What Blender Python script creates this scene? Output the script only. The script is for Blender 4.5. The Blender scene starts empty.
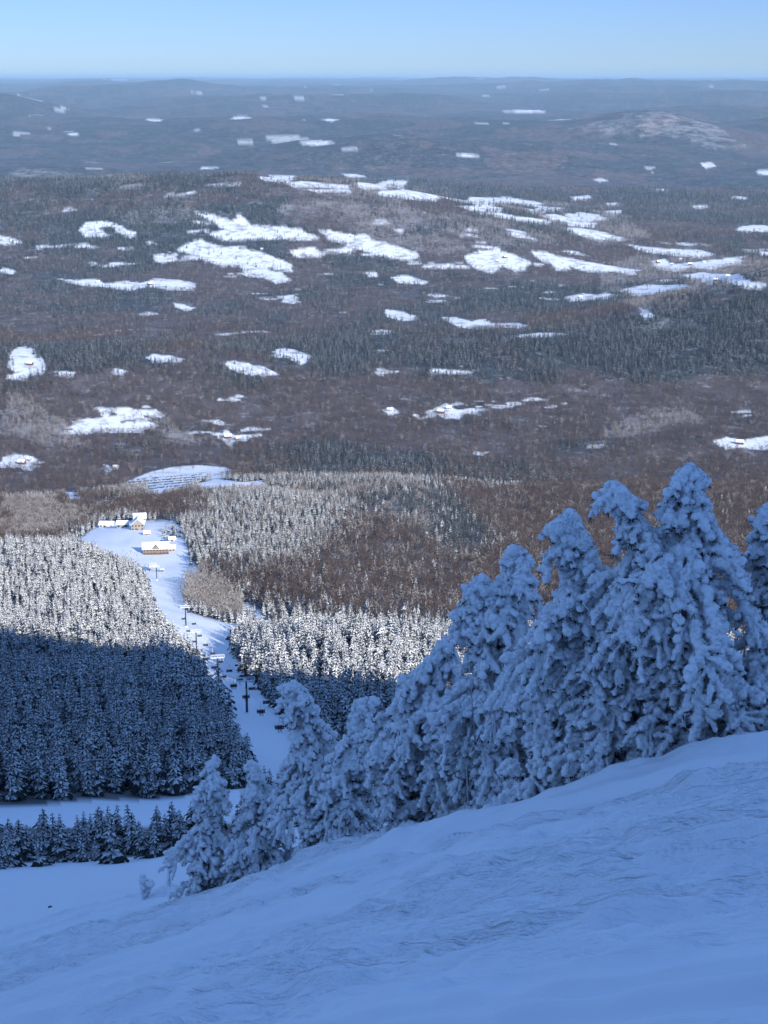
NTH, NR1, NR2 = 760, 760, 560
SKY = .11; SUNE = 4.9; EXPO = 0.5; HAZE = 2.15e-5; HAZEC = (.52, .78, 1, 1); TINT_LOW = (.335, .465, .79, 1); TINT_MID = (.35, .465, .84, 1); TINT_HIGH = (1.33, 1.50, 1.78, 1)
DB = 2
import bpy, bmesh, math, random
import numpy as np
from mathutils import Vector, Matrix
random.seed(7)
SC = bpy.context.scene
COL = SC.collection
PI = math.pi
# ------------------------------------------------------------------ camera model
F = 1550.0
PITCH = math.radians(15.65)
cp, sp = math.cos(PITCH), math.sin(PITCH)
EYE = 2.2

def ray(u, v):
    xc = (u-384)/F; yc = (512-v)/F
    d = np.array([xc, cp+yc*sp, -sp+yc*cp])
    return d/np.hypot(d[0], d[1])            # unit horizontal length

def project(x, y, z):
    fx = y*cp - z*sp
    up = y*sp + z*cp
    return 384+F*x/fx, 512-F*up/fx

def pt(u, v, r):
    d = ray(u, v)*r
    return d

# ------------------------------------------------------------------ noise
def _h(ix, iy, seed):
    a = ix.astype(np.int64).astype(np.uint64)*np.uint64(374761393) + iy.astype(np.int64).astype(np.uint64)*np.uint64(668265263) + np.uint64(seed*1442695+12345)
    a = (a ^ (a >> np.uint64(13)))*np.uint64(1274126177)
    a ^= a >> np.uint64(16)
    a = a*np.uint64(2246822519); a ^= a >> np.uint64(15)
    return (a & np.uint64(0xffffff)).astype(np.float64)/float(0xffffff)*2-1

def vn(x, y, seed=0):
    x = np.asarray(x, float); y = np.asarray(y, float)
    ix = np.floor(x); iy = np.floor(y); fx = x-ix; fy = y-iy
    fx = fx*fx*fx*(fx*(fx*6-15)+10); fy = fy*fy*fy*(fy*(fy*6-15)+10)
    a = _h(ix, iy, seed); b = _h(ix+1, iy, seed); c = _h(ix, iy+1, seed); d = _h(ix+1, iy+1, seed)
    return (a*(1-fx)+b*fx)*(1-fy)+(c*(1-fx)+d*fx)*fy

def fbm(x, y, octs=4, seed=0, gain=.5):
    s = 0; a = 1; n = 0
    for k in range(octs):
        s = s+a*vn(x, y, seed+k*17); n += a; a *= gain; x = x*2.03+3.1; y = y*2.03-1.7
    return s/n

def sstep(a, b, x):
    t = np.clip((x-a)/(b-a), 0, 1); return t*t*(3-2*t)

# ------------------------------------------------------------------ terrain height
SUN_EL = math.radians(23.3); SUN_AZ = math.radians(32.0)      # to the right of straight behind the camera
S = (-math.sin(SUN_AZ), math.cos(SUN_AZ))                     # horizontal travel direction of the light
W = (math.cos(SUN_AZ), math.sin(SUN_AZ))
TE = math.tan(SUN_EL)

# (u, v, r): spots of the ground as seen from the stance
CT = [
 (0,905,50),(0,925,68),(0,905,95),(0,880,140),(0,868,160),(0,845,190),(0,826,215),(0,808,240),(0,798,250),(0,745,345),(0,700,430),(0,650,580),(0,605,770),(0,565,960),(0,549,1060),(0,556,1300),(0,540,1700),(0,505,2250),
 (100,893,40),(100,905,62),(100,892,88),(100,880,115),(100,865,158),(100,845,185),(100,822,222),(100,805,244),(100,745,345),(100,700,440),(100,655,590),(100,605,800),(100,565,1060),(100,556,1150),(100,559,1330),(108,533,1590),
 (170,885,30),(170,905,45),(170,888,85),(170,870,130),(170,840,190),(170,806,245),(170,745,350),(170,700,450),(170,662,590),(168,626,780),(165,600,1020),(152,573,1310),(155,550,1450),(130,527,1630),(180,482,2350),(140,492,2250),
 (245,863,28),(245,890,45),(245,880,85),(245,840,150),(240,800,230),(245,762,330),(247,713,470),(226,685,580),(205,656,720),(192,624,860),
 (300,843,27),(300,880,45),(300,860,100),(300,782,300),(292,742,390),(300,702,520),(300,664,640),(300,636,760),(300,640,900),(300,614,1030),(300,562,1300),(300,522,1580),(285,495,1850),(300,500,2080),(300,476,2380),
 (400,822,25),(400,860,45),(400,850,100),(400,770,330),(400,722,450),(400,692,540),(400,655,680),(400,636,770),(400,645,920),(400,620,1030),(400,582,1230),(400,542,1450),(400,502,1750),(400,488,1880),(400,492,2080),(400,470,2450),
 (500,800,22),(500,840,45),(500,830,100),(500,765,350),(500,704,550),(500,655,750),(500,642,860),(500,622,1050),(500,572,1350),(500,548,1550),(500,522,1900),(500,482,2400),
 (640,765,20),(640,820,45),(640,800,120),(640,740,380),(640,690,600),(640,604,1100),(640,545,1600),(640,490,2300),
 (768,740,18),(768,790,45),(768,770,120),(768,730,380),(768,690,600),(768,604,1100),(768,545,1600),(768,490,2300),
 (-250,925,70),(-250,905,110),(-250,870,160),(-250,800,250),(-250,700,430),(-250,600,780),(-250,550,1060),(-250,545,1600),(-250,505,2250),
 (1020,735,20),(1020,760,60),(1020,730,380),(1020,690,600),(1020,604,1100),(1020,545,1600),(1020,490,2300),
]
KT = 4.0
_P = np.array([pt(*c) for c in CT]); _R = np.array([c[2] for c in CT], float)
for i, c in enumerate(CT):                       # brow points stand a little proud of the open slope
    if c[2] <= 50 and (c[1] in (905, 893, 885, 863, 843, 822, 800, 765, 740) and c[2] <= 50):
        _P[i, 2] += 1.2
_F = np.c_[np.arctan2(_P[:, 0], _P[:, 1])*KT, np.log(_R)]
_Y = _P[:, 2]/_R
CC = 0.12
def _phi(d2): return -np.sqrt(d2+CC*CC)
_D = ((_F[:, None]-_F[None])**2).sum(-1)
_n = len(_F)
_A = np.zeros((_n+3, _n+3)); _A[:_n, :_n] = _phi(_D); _A[:_n, _n] = 1; _A[:_n, _n+1:_n+3] = _F; _A[_n, :_n] = 1; _A[_n+1:, :_n] = _F.T
_A[:_n, :_n] -= 0.0005*np.eye(_n)
_Wt = np.linalg.solve(_A, np.r_[_Y, 0, 0, 0])
def table(th, r):
    q0 = np.clip(th, -.42, .42)*KT; q1 = np.log(np.clip(r, 15, 3200))
    out = _Wt[_n]+_Wt[_n+1]*q0+_Wt[_n+2]*q1
    for k in range(_n):
        out = out + _Wt[k]*_phi((q0-_F[k, 0])**2+(q1-_F[k, 1])**2)
    return out*r

# far hills: (u, r, crest height z before curvature, half width across, half depth, turn)
def hillspec(u, r, top, sx, sy, rot): 
    d = ray(u, 250); return (d[0]*r, d[1]*r, top, sx, sy, math.radians(rot))
FLOOR = -715.0
HILLS = [
 hillspec(60, 7000, 140, 1500, 700, 4), hillspec(330, 6300, 118, 620, 620, -14), hillspec(200, 6900, 75, 900, 600, 0), hillspec(480, 5700, 45, 500, 380, -32),
 hillspec(860, 4250, 112, 620, 420, 28), hillspec(700, 3900, 30, 520, 260, 24), hillspec(980, 4700, 150, 500, 600, 10),
 hillspec(60, 3600, 45, 500, 300, -8),
 hillspec(655, 14500, 185, 520, 800, 0), hillspec(600, 14300, 85, 900, 700, 0), hillspec(730, 14000, 80, 700, 900, 0), hillspec(470, 15200, 60, 1300, 800, 0), hillspec(560, 12500, 75, 900, 700, 0),
 hillspec(350, 12200, 70, 700, 900, 0), hillspec(430, 12000, 60, 1200, 800, 0), hillspec(800, 17000, 190, 900, 900, 0), hillspec(250, 15500, 90, 1500, 700, 0),
 hillspec(0, 21000, 190, 900, 1500, 0), hillspec(-60, 20000, 190, 900, 1500, 0), hillspec(60, 17500, 60, 1400, 1200, 0),
 hillspec(95, 42000, 150, 800, 3000, 0), hillspec(150, 33000, 200, 1500, 2500, 0), hillspec(300, 36000, 160, 2500, 2500, 0), hillspec(345, 24000, 90, 900, 2500, 0),
 hillspec(560, 40000, 160, 2500, 2500, 0), hillspec(690, 38000, 200, 3000, 3000, 0), hillspec(480, 52000, 200, 3000, 2500, 0),
]
def far(x, y):
    r = np.hypot(x, y)
    z = FLOOR + 0*r
    z = z + 85*fbm(x/2600, y/2600, 4, 3)*sstep(3500, 9000, r) + 16*fbm(x/620, y/620, 3, 9)
    z = z + (np.abs(fbm(x/5200, y/5200, 4, 23))*1.7-.4)*np.interp(r, [8500, 12000, 26000, 45000, 90000], [0, 190, 190, 110, 90])
    z = z - 45*np.exp(-((r-9000)/2200)**2)
    for (hx, hy, top, sx, sy, rot) in HILLS:
        dx = x-hx; dy = y-hy; c, s = math.cos(rot), math.sin(rot)
        a = (dx*c+dy*s)/sx; b = (-dx*s+dy*c)/sy
        z = z + top*np.exp(-(a*a+b*b)/1.6)*(1+.18*fbm(x/700, y/700, 3, 41))
    return z - r*r/(2*6.9e6) + .0140*r

def crest_k(w):
    return np.interp(w, [-400, 0, 100, 198, 219, 260, 305, 400, 800], [34, 30, 36, 38, 20, -10, -36, -50, -54])

def plane(x, y): return -EYE - .426*y + .45*x

def base_z(x, y):
    x = np.asarray(x, float); y = np.asarray(y, float)
    r = np.maximum(np.hypot(x, y), .5); th = np.arctan2(x, y)
    t = table(th, r)
    t = t + fbm(x/38, y/38, 3, 5)*np.clip((r-250)/500, 0, 1)*2.5*(1-sstep(2000, 2600, r))
    fz = far(x, y)
    wf = sstep(np.log(2250), np.log(3100), np.log(r))
    mid = t*(1-wf)+fz*wf
    # the summit ridge behind
    a = x*S[0]+y*S[1]; w = x*W[0]+y*W[1]
    kc = crest_k(w)+9*fbm(w/34, w*0+3.3, 3, 66)
    tent = kc+TE*125 - .72*(np.sqrt((a+125)**2+60)-7.7) + 3*fbm(x/30, y/30, 3, 77)
    tent = np.maximum(tent, fz+40*fbm(x/400, y/400, 3, 88))
    wb = sstep(.50, 1.25, np.abs(th))
    wb = np.maximum(wb, 0)
    body = mid*(1-wb)+tent*wb
    # the open slope underfoot
    pl = plane(x, y)
    wn = sstep(math.log(30), math.log(75), np.log(r))
    k = 1.1
    front = -np.logaddexp(-pl/k, -body/k)*k                      # soft minimum
    wl = sstep(math.log(75), math.log(170), np.log(r)); front = front*(1-wl)+body*wl
    near_b = pl*(1-wn)+body*wn
    return np.where(np.abs(th) < .45, front, front*(1-sstep(.45, .8, np.abs(th)))+near_b*sstep(.45, .8, np.abs(th)))

DX, DY = -.66, .75                              # the fall line of the open slope
_tr = random.Random(12)
TRACKS = [(2.6+k*.62+_tr.uniform(-.3, .3), _tr.uniform(.035, .11), _tr.uniform(.06, .12), _tr.uniform(2.5, 6), _tr.uniform(0, .09)) for k in range(38)]
def churn(x, y):
    p = x*DX+y*DY; q = x*DY-y*DX; q = q + .5*fbm(p/9, q/5, 2, 31)
    return sstep(-.22, .35, fbm(p/30, q/2.6, 3, 51))
def micro(x, y, r):
    m = 1-sstep(60, 110, r)
    p = x*DX+y*DY; q = x*DY-y*DX
    q = q + .5*fbm(p/9, q/5, 2, 31)
    zone = .12+.88*sstep(-.10, .12, fbm(p/30, q/2.6, 3, 51))             # churned bands against smooth drifts
    z = .26*fbm(p/14, q/4.5, 3, 61)
    rid = 1-np.abs(fbm(p/2.2, q/.5, 3, 71))*2.2
    z = z + zone*.12*rid
    z = z + zone*.12*fbm(p/.75, q/.34, 3, 81)
    z = z + (.10+zone)*.022*fbm(p/.30, q/.17, 2, 91)*(1-sstep(12, 30, r))
    for q0, dep, wd, ln, sh in TRACKS:
        qq = q-q0-.25*np.sin(p/ln+q0)-.10*vn(p/1.1, p*0+q0, 5)
        on = sstep(-.25, .1, vn(p/6.5, p*0+q0*3, 15))
        rough = 1+.7*vn(p/.45, q/.35, 19)
        z = z + on*dep*(-np.exp(-(qq/wd)**2)*(.8+.2*rough)+.75*np.exp(-((qq-wd*2.0)/(wd*1.2))**2)*rough) + on*sh*sstep(-.3, .12, qq)*(1-sstep(.4, 1.6, qq))
    return z*m

def height(x, y):
    x = np.asarray(x, float); y = np.asarray(y, float)
    return base_z(x, y)+micro(x, y, np.hypot(x, y))

_rs = np.exp(np.linspace(math.log(4), math.log(1.1e5), 3000))
def hit(u, v, rmin=0):
    """the ground point the photographer sees at a pixel"""
    d = ray(u, v)
    x = d[0]*_rs; y = d[1]*_rs
    z = base_z(x, y)
    g = (z > d[2]*_rs) & (_rs > rmin)
    if not g.any(): return None
    i = int(np.argmax(g)); f = z-d[2]*_rs
    if i == 0: return np.array([x[i], y[i], z[i]])
    t = f[i-1]/(f[i-1]-f[i])
    return np.array([x[i-1]+(x[i]-x[i-1])*t, y[i-1]+(y[i]-y[i-1])*t, z[i-1]+(z[i]-z[i-1])*t])
# ------------------------------------------------------------------ mesh helpers
def mk(name, verts, faces, mat=None, parent=None, smooth=False, col=None, kind=None, link=True):
    """verts Nx3; faces: list of int arrays (all tris or all quads each)"""
    me = bpy.data.meshes.new(name)
    verts = np.asarray(verts, np.float32)
    if not isinstance(faces, (list, tuple)): faces = [faces]
    faces = [np.asarray(f, np.int32) for f in faces if len(f)]
    nl = sum(f.size for f in faces); nf = sum(len(f) for f in faces)
    me.vertices.add(len(verts)); me.vertices.foreach_set('co', verts.ravel())
    me.loops.add(nl); me.loops.foreach_set('vertex_index', np.concatenate([f.ravel() for f in faces]))
    me.polygons.add(nf)
    tot = np.concatenate([np.full(len(f), f.shape[1], np.int32) for f in faces])
    st = np.concatenate([[0], np.cumsum(tot)[:-1]]).astype(np.int32)
    me.polygons.foreach_set('loop_start', st)
    me.update(calc_edges=True)
    me.polygons.foreach_set('use_smooth', np.full(nf, smooth, bool))
    if col is not None:
        for an, arr in col.items():
            at = me.attributes.new(an, 'FLOAT', 'POINT'); at.data.foreach_set('value', np.asarray(arr, np.float32))
    if mat is not None:
        for m in (mat if isinstance(mat, (list, tuple)) else [mat]): me.materials.append(m)
    me.validate()
    o = bpy.data.objects.new(name, me)
    if link: COL.objects.link(o)
    if parent is not None: o.parent = parent
    if kind: o['kind'] = kind
    return o

def tag(o, label=None, cat=None, group=None, kind=None):
    if label: o['label'] = label
    if cat: o['category'] = cat
    if group: o['group'] = group
    if kind: o['kind'] = kind
    return o

def empty(name, loc, rz=0):
    o = bpy.data.objects.new(name, None); COL.objects.link(o); o.location = loc; o.rotation_euler = (0, 0, rz); o.empty_display_size = .2
    return o

class N:
    """small node-tree writer"""
    def __init__(self, name):
        self.m = bpy.data.materials.new(name); self.m.use_nodes = True
        self.t = self.m.node_tree; self.n = self.t.nodes
        self.b = self.n['Principled BSDF']; self.b.inputs['Roughness'].default_value = .8
        self.b.inputs['Specular IOR Level'].default_value = .25
    def add(self, typ, **kw):
        n = self.n.new(typ)
        for k, v in kw.items(): setattr(n, k, v)
        return n
    def set(self, sock, v):
        if hasattr(v, 'is_output') or isinstance(v, bpy.types.NodeSocket): self.t.links.new(v, sock)
        else:
            if isinstance(v, (tuple, list)) and len(v) == 3 and sock.type == 'RGBA': v = (*v, 1)
            sock.default_value = v
    def attr(self, name): 
        n = self.add('ShaderNodeAttribute'); n.attribute_name = name; return n.outputs['Fac']
    def noise(self, scale, detail=3, vec=None, rough=.5):
        n = self.add('ShaderNodeTexNoise'); n.inputs['Scale'].default_value = scale; n.inputs['Detail'].default_value = detail; n.inputs['Roughness'].default_value = rough
        if vec is not None: self.t.links.new(vec, n.inputs['Vector'])
        return n.outputs['Fac']
    def pos(self): return self.add('ShaderNodeNewGeometry').outputs['Position']
    def obj(self): return self.add('ShaderNodeTexCoord').outputs['Object']
    def ramp(self, f, a, b, lo=0., hi=1.):
        n = self.add('ShaderNodeMapRange'); self.set(n.inputs[0], f); n.inputs[1].default_value = a; n.inputs[2].default_value = b; n.inputs[3].default_value = lo; n.inputs[4].default_value = hi
        return n.outputs[0]
    def mix(self, f, a, b):
        n = self.add('ShaderNodeMix', data_type='RGBA'); self.set(n.inputs[0], f); self.set(n.inputs[6], a); self.set(n.inputs[7], b); return n.outputs[2]
    def math(self, op, a, b=0.):
        n = self.add('ShaderNodeMath', operation=op); self.set(n.inputs[0], a); self.set(n.inputs[1], b); return n.outputs[0]
    def color(self, c): self.set(self.b.inputs['Base Color'], c); return self
    def bump(self, h, dist, strength=1.):
        n = self.add('ShaderNodeBump'); self.set(n.inputs['Height'], h); n.inputs['Distance'].default_value = dist; n.inputs['Strength'].default_value = strength
        self.t.links.new(n.outputs[0], self.b.inputs['Normal']); return self
    def rough(self, r): self.b.inputs['Roughness'].default_value = r; return self

def flat(name, c, r=.7, var=.12, scale=3.0):
    k = N(name); f = k.noise(scale, 3, k.obj())
    k.color(k.mix(k.ramp(f, .3, .7), tuple(x*(1-var) for x in c), tuple(min(1, x*(1+var)) for x in c))).rough(r)
    return k.m

SNOW = (.84, .87, .90)
# ------------------------------------------------------------------ ground regions, read off as outlines and laid on the terrain
def outline(pix, rmin=0):
    out = []
    for u, v in pix:
        h = hit(u, v, rmin)
        if h is not None: out.append((h[0], h[1]))
    return np.array(out)

def inside(poly, x, y):
    n = len(poly); c = np.zeros(x.shape, bool)
    j = n-1
    for i in range(n):
        xi, yi = poly[i]; xj, yj = poly[j]
        if yi != yj:
            c ^= ((yi > y) != (yj > y)) & (x < (xj-xi)*(y-yi)/(yj-yi)+xi)
        j = i
    return c

def inpolys(polys, x, y, wob=0.):
    out = np.zeros(x.shape, bool)
    if wob:
        wx = x+wob*fbm(x/(wob*4), y/(wob*4), 4, 201, .65); wy = y+wob*1.6*fbm(x/(wob*4), y/(wob*4), 4, 202, .65)
    else: wx, wy = x, y
    for p in polys:
        if len(p) < 3: continue
        lo = p.min(0)-wob*2-1; hi = p.max(0)+wob*2+1
        m = (x > lo[0]) & (x < hi[0]) & (y > lo[1]) & (y < hi[1])
        if m.any():
            out[m] |= inside(p, wx[m], wy[m])
    return out

FIELDS_PX = [
 [(80,229),(86,222),(106,221),(111,226),(99,229),(113,236),(104,238),(84,237)], [(104,222),(112,222),(139,235),(132,239),(124,237)],
 [(195,213),(202,212),(216,215),(232,220),(240,214),(250,224),(272,226),(300,229),(322,239),(300,241),(270,239),(250,240),(232,232),(216,224)],
 [(206,234),(226,229),(250,232),(246,240),(225,241)],
 [(176,250),(186,244),(198,240),(214,245),(236,248),(262,252),(290,263),(292,272),(268,268),(246,270),(232,262),(216,264),(196,256)],
 [(200,258),(216,256),(238,264),(222,267)],
 [(318,230),(334,231),(352,236),(366,234),(372,240),(398,246),(420,254),(417,259),(404,260),(376,254),(350,246),(330,240)],
 [(290,250),(308,247),(326,253),(322,257),(296,257)],
 [(390,277),(404,275),(428,281),(424,285),(398,283)], [(364,273),(378,272),(376,277),(366,277)],
 [(240,266),(262,268),(282,272),(290,281),(276,284),(262,278),(244,276)],
 [(55,278),(74,280),(96,279),(104,284),(126,281),(140,283),(158,278),(180,280),(198,284),(192,291),(170,290),(150,287),(128,291),(104,287),(80,285)],
 [(172,303),(184,305),(196,308),(188,311),(176,307)], [(279,296),(294,295),(302,302),(294,304),(282,302)],
 [(10,352),(24,346),(36,350),(46,362),(47,373),(28,379),(16,376),(6,366)], [(8,374),(30,376),(24,381),(6,380)], [(54,372),(76,372),(74,378),(54,377)],
 [(0,236),(18,239),(24,243),(6,245),(0,244)], [(0,268),(6,268),(16,271),(14,275),(0,273)],
 [(145,358),(158,354),(172,357),(186,360),(178,363),(150,363)], [(110,369),(128,371),(126,375),(112,373)],
 [(221,361),(236,360),(252,366),(266,368),(279,373),(262,377),(244,374),(228,369)],
 [(270,352),(282,348),(296,350),(309,355),(310,361),(302,366),(290,358),(276,357)],
 [(384,309),(398,311),(416,316),(414,321),(398,321),(388,317)], [(438,317),(456,317),(470,321),(486,319),(492,323),(508,323),(526,325),(520,329),(500,327),(480,330),(460,328)],
 [(464,256),(478,250),(500,250),(516,255),(530,262),(526,270),(514,272),(502,266),(492,274),(478,270),(468,264)],
 [(532,251),(548,252),(566,258),(588,262),(612,266),(640,270),(636,275),(612,272),(588,272),(566,265),(544,262)],
 [(550,262),(566,264),(572,270),(556,271)], [(566,297),(582,293),(598,295),(604,292),(620,295),(604,299),(586,301),(568,302)],
 [(640,306),(648,312),(656,316),(648,320),(640,314)], [(500,338),(514,335),(540,333),(560,333),(572,336),(548,338),(524,338)],
 [(712,441),(724,438),(744,442),(768,437),(790,440),(768,450),(744,448),(726,451)],
 [(434,408),(444,404),(456,409),(466,414),(458,420),(446,420),(440,416),(420,420),(426,413)], [(381,409),(392,407),(398,412),(388,415)], [(470,451),(486,452),(482,456),(472,455)],
 [(0,457),(14,454),(28,456),(44,461),(30,466),(14,467),(0,466)], [(20,463),(40,465),(32,471)], [(140,411),(154,411),(166,415),(160,419),(146,416)],
 [(218,434),(228,429),(236,434),(252,438),(250,443),(238,442),(232,448),(222,440)], [(204,420),(222,421),(234,426),(218,426)], [(62,492),(76,492),(82,500),(74,505),(64,498)],
 [(86,505),(104,500),(118,500),(112,505),(94,508)], [(104,464),(110,464),(112,470),(106,472)],
 # the valley floor
 [(258,178),(270,175),(296,176),(300,180),(286,183),(262,181)], [(284,183),(300,181),(330,184),(350,185),(348,189),(320,188),(292,187)], [(306,190),(330,189),(352,190),(350,193),(320,193)],
 [(340,174),(356,174),(368,177),(352,178)], [(356,186),(376,184),(392,180),(408,181),(406,187),(386,190),(364,190)], [(376,192),(400,190),(432,194),(450,198),(436,202),(404,199),(380,196)],
 [(440,197),(470,197),(500,198),(520,201),(516,205),(490,206),(462,203)], [(456,206),(480,205),(504,208),(500,212),(470,211)], [(500,196),(520,199),(544,203),(540,207),(516,206)],
 [(520,209),(540,206),(568,208),(560,212),(532,214)], [(564,214),(580,212),(600,215),(608,220),(590,222),(572,220)], [(540,215),(556,214),(576,222),(598,223),(594,228),(572,226),(552,221)],
 [(482,212),(500,213),(524,217),(556,222),(548,225),(520,222),(496,217)], [(560,228),(580,228),(606,232),(612,240),(596,241),(576,234)], [(622,243),(640,246),(668,249),(700,250),(716,254),(700,258),(672,256),(644,252)],
 [(570,197),(590,195),(592,200),(574,201)], [(606,203),(620,202),(618,206),(608,207)], [(604,211),(622,210),(620,214),(606,214)],
 [(650,261),(664,258),(672,264),(700,262),(728,258),(746,256),(740,264),(712,270),(690,268),(676,272),(656,268)], [(684,276),(704,272),(730,274),(748,280),(764,284),(762,290),(740,288),(716,284),(696,282)],
 [(736,228),(752,225),(790,225),(786,233),(756,232),(740,233)], [(756,252),(790,250),(790,256),(760,256)], [(700,163),(712,162),(716,167),(706,169)], [(756,170),(790,171),(790,175),(758,174)],
 [(620,290),(648,284),(684,284),(700,288),(676,293),(640,297)],
]
FROST_PX = [   # frosted woods and thin brush, paler than what is round them
 [(0,398),(30,402),(56,420),(80,430),(100,444),(70,450),(40,440),(0,430)], [(596,428),(640,414),(690,412),(700,424),(660,434),(620,440)], [(540,330),(600,338),(660,330),(690,300),(640,322),(590,330)],
 [(110,212),(160,208),(220,212),(190,228),(140,226)], [(250,202),(330,200),(400,205),(460,225),(430,240),(350,224),(280,215)], [(440,215),(520,222),(560,246),(500,248),(450,236)], [(150,410),(170,420),(200,444),(180,446),(150,426)],
 [(20,168),(100,176),(150,190),(60,190),(0,180)], [(600,280),(660,272),(700,280),(660,296),(610,300)], [(340,230),(420,228),(470,250),(440,254),(380,240)], [(360,180),(420,182),(440,190),(380,192)],
]
FROST_PX += [[(596,300),(640,316),(700,297),(790,280),(790,258),(700,258),(640,258),(600,268)], [(470,194),(600,208),(650,238),(600,246),(540,230),(470,212)], [(270,176),(400,178),(470,192),(400,204),(300,192)], [(560,128),(600,122),(640,112),(670,112),(712,124),(748,148),(715,150),(680,138),(640,136),(600,134)], [(0,498),(60,500),(90,520),(60,536),(0,540)]]
FAR_FIELDS = [(285,139,20,2.2),(317,143,17,2.2),(527,111,22,1.6),(60,109,8,1.4),(155,120,8,1.3),(240,118,10,1.2),(74,134,6,1),(246,143,10,1),(330,120,8,1),(470,156,12,1.4),(660,190,8,1.4),(600,180,7,1.2),(740,198,9,1.6),(700,207,8,1.6),(650,168,5,1),(20,134,10,1),(350,150,9,1.1),(208,168,9,1.2)]
RUN_PX = [(60,545),(82,536),(100,524),(140,521),(176,521),(182,532),(188,552),(202,576),(186,583),(184,598),(190,612),(216,621),(244,624),(236,640),(240,664),(268,700),(302,738),(324,780),(300,815),(262,790),(240,752),(214,700),(192,662),(168,634),(152,618),(148,600),(148,586),(130,566),(100,556)]
PATH_PX = [(-60,801),(40,804),(120,801),(200,792),(245,788),(300,800),(260,822),(180,822),(120,826),(60,829),(-60,826)]
LOT_PX = [(121,483),(150,472),(172,467),(196,465),(224,467),(234,470),(226,478),(206,480),(190,487),(176,493),(160,498),(148,494),(146,487)]
LOT2_PX = [(196,484),(216,478),(240,482),(262,480),(268,486),(246,490),(220,490),(200,492)]
PISTE_PX = [(240,604),(252,606),(268,618),(280,630),(262,628),(248,616)]
CLR_PX = [(64,541),(80,536),(176,517),(182,521),(176,532),(90,548)]
fields = [outline(p) for p in FIELDS_PX]
frosts = [outline(p) for p in FROST_PX]
for (u, v, a, b) in FAR_FIELDS:
    k = [(u+a*math.cos(t)*(1+.25*math.sin(3*t+u)), v+b*math.sin(t)*(1+.3*math.cos(2*t+u))) for t in np.linspace(0, 2*PI, 12, endpoint=False)]
    fields.append(outline(k))
run_p = outline(RUN_PX); path_p = outline(PATH_PX); lot_p = outline(LOT_PX); lot2_p = outline(LOT2_PX); piste_p = outline(PISTE_PX)

RIDGE_PX = [(800,284),(768,288),(700,303),(650,318),(590,334),(520,346),(500,356),(560,372),(650,378),(800,370)]
ridge_p = outline(RIDGE_PX)
def conifer_share(x, y):
    """0 bare hardwoods .. 1 evergreens"""
    r = np.hypot(x, y)
    rw = r*(1+.22*fbm(x/1100, y/1100, 3, 308))
    f = fbm(x/520, y/520, 4, 301)*1.3+.95*fbm(x/150, y/190, 4, 302, .6)
    bias = np.interp(rw, [2200, 2700, 3000, 3400, 3700, 4200, 5200, 6000, 8000, 20000], [-.35, -.10, -.25, -.08, -.02, .06, -.05, -.3, .2, .15])
    right = inpolys([ridge_p], x, y, 40)*.9 + sstep(200, 900, x)*np.interp(r, [2000, 2800, 3400, 4000, 5000], [-.35, -.25, 0, .15, 0])
    return f+bias+right

def cleared(x, y):
    r = np.hypot(x, y)
    c = inpolys([run_p, path_p, lot_p, lot2_p, piste_p], x, y, 2.5)
    c |= inpolys(fields, x, y, 15)
    thf = fbm(x/170, y/120, 4, 401, .6)
    c |= (thf > .47) & (r > 2900) & (r < 6400)
    c |= (fbm(x/900, y/420, 5, 402, .6) > .57) & (r > 7600)
    return c

def ROWS():
    a = np.exp(np.linspace(math.log(.6), math.log(3.8), 20))[:-1]
    b = np.exp(np.linspace(math.log(3.8), math.log(62), NR1))[:-1]
    c = np.exp(np.linspace(math.log(62), math.log(2000), NR2//3))[:-1]
    d = 1/np.linspace(1/2000, 1/30000, NR2)
    e = np.exp(np.linspace(math.log(30000), math.log(1.15e5), 70))[1:]
    return np.r_[a, b, c, d, e]

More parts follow.
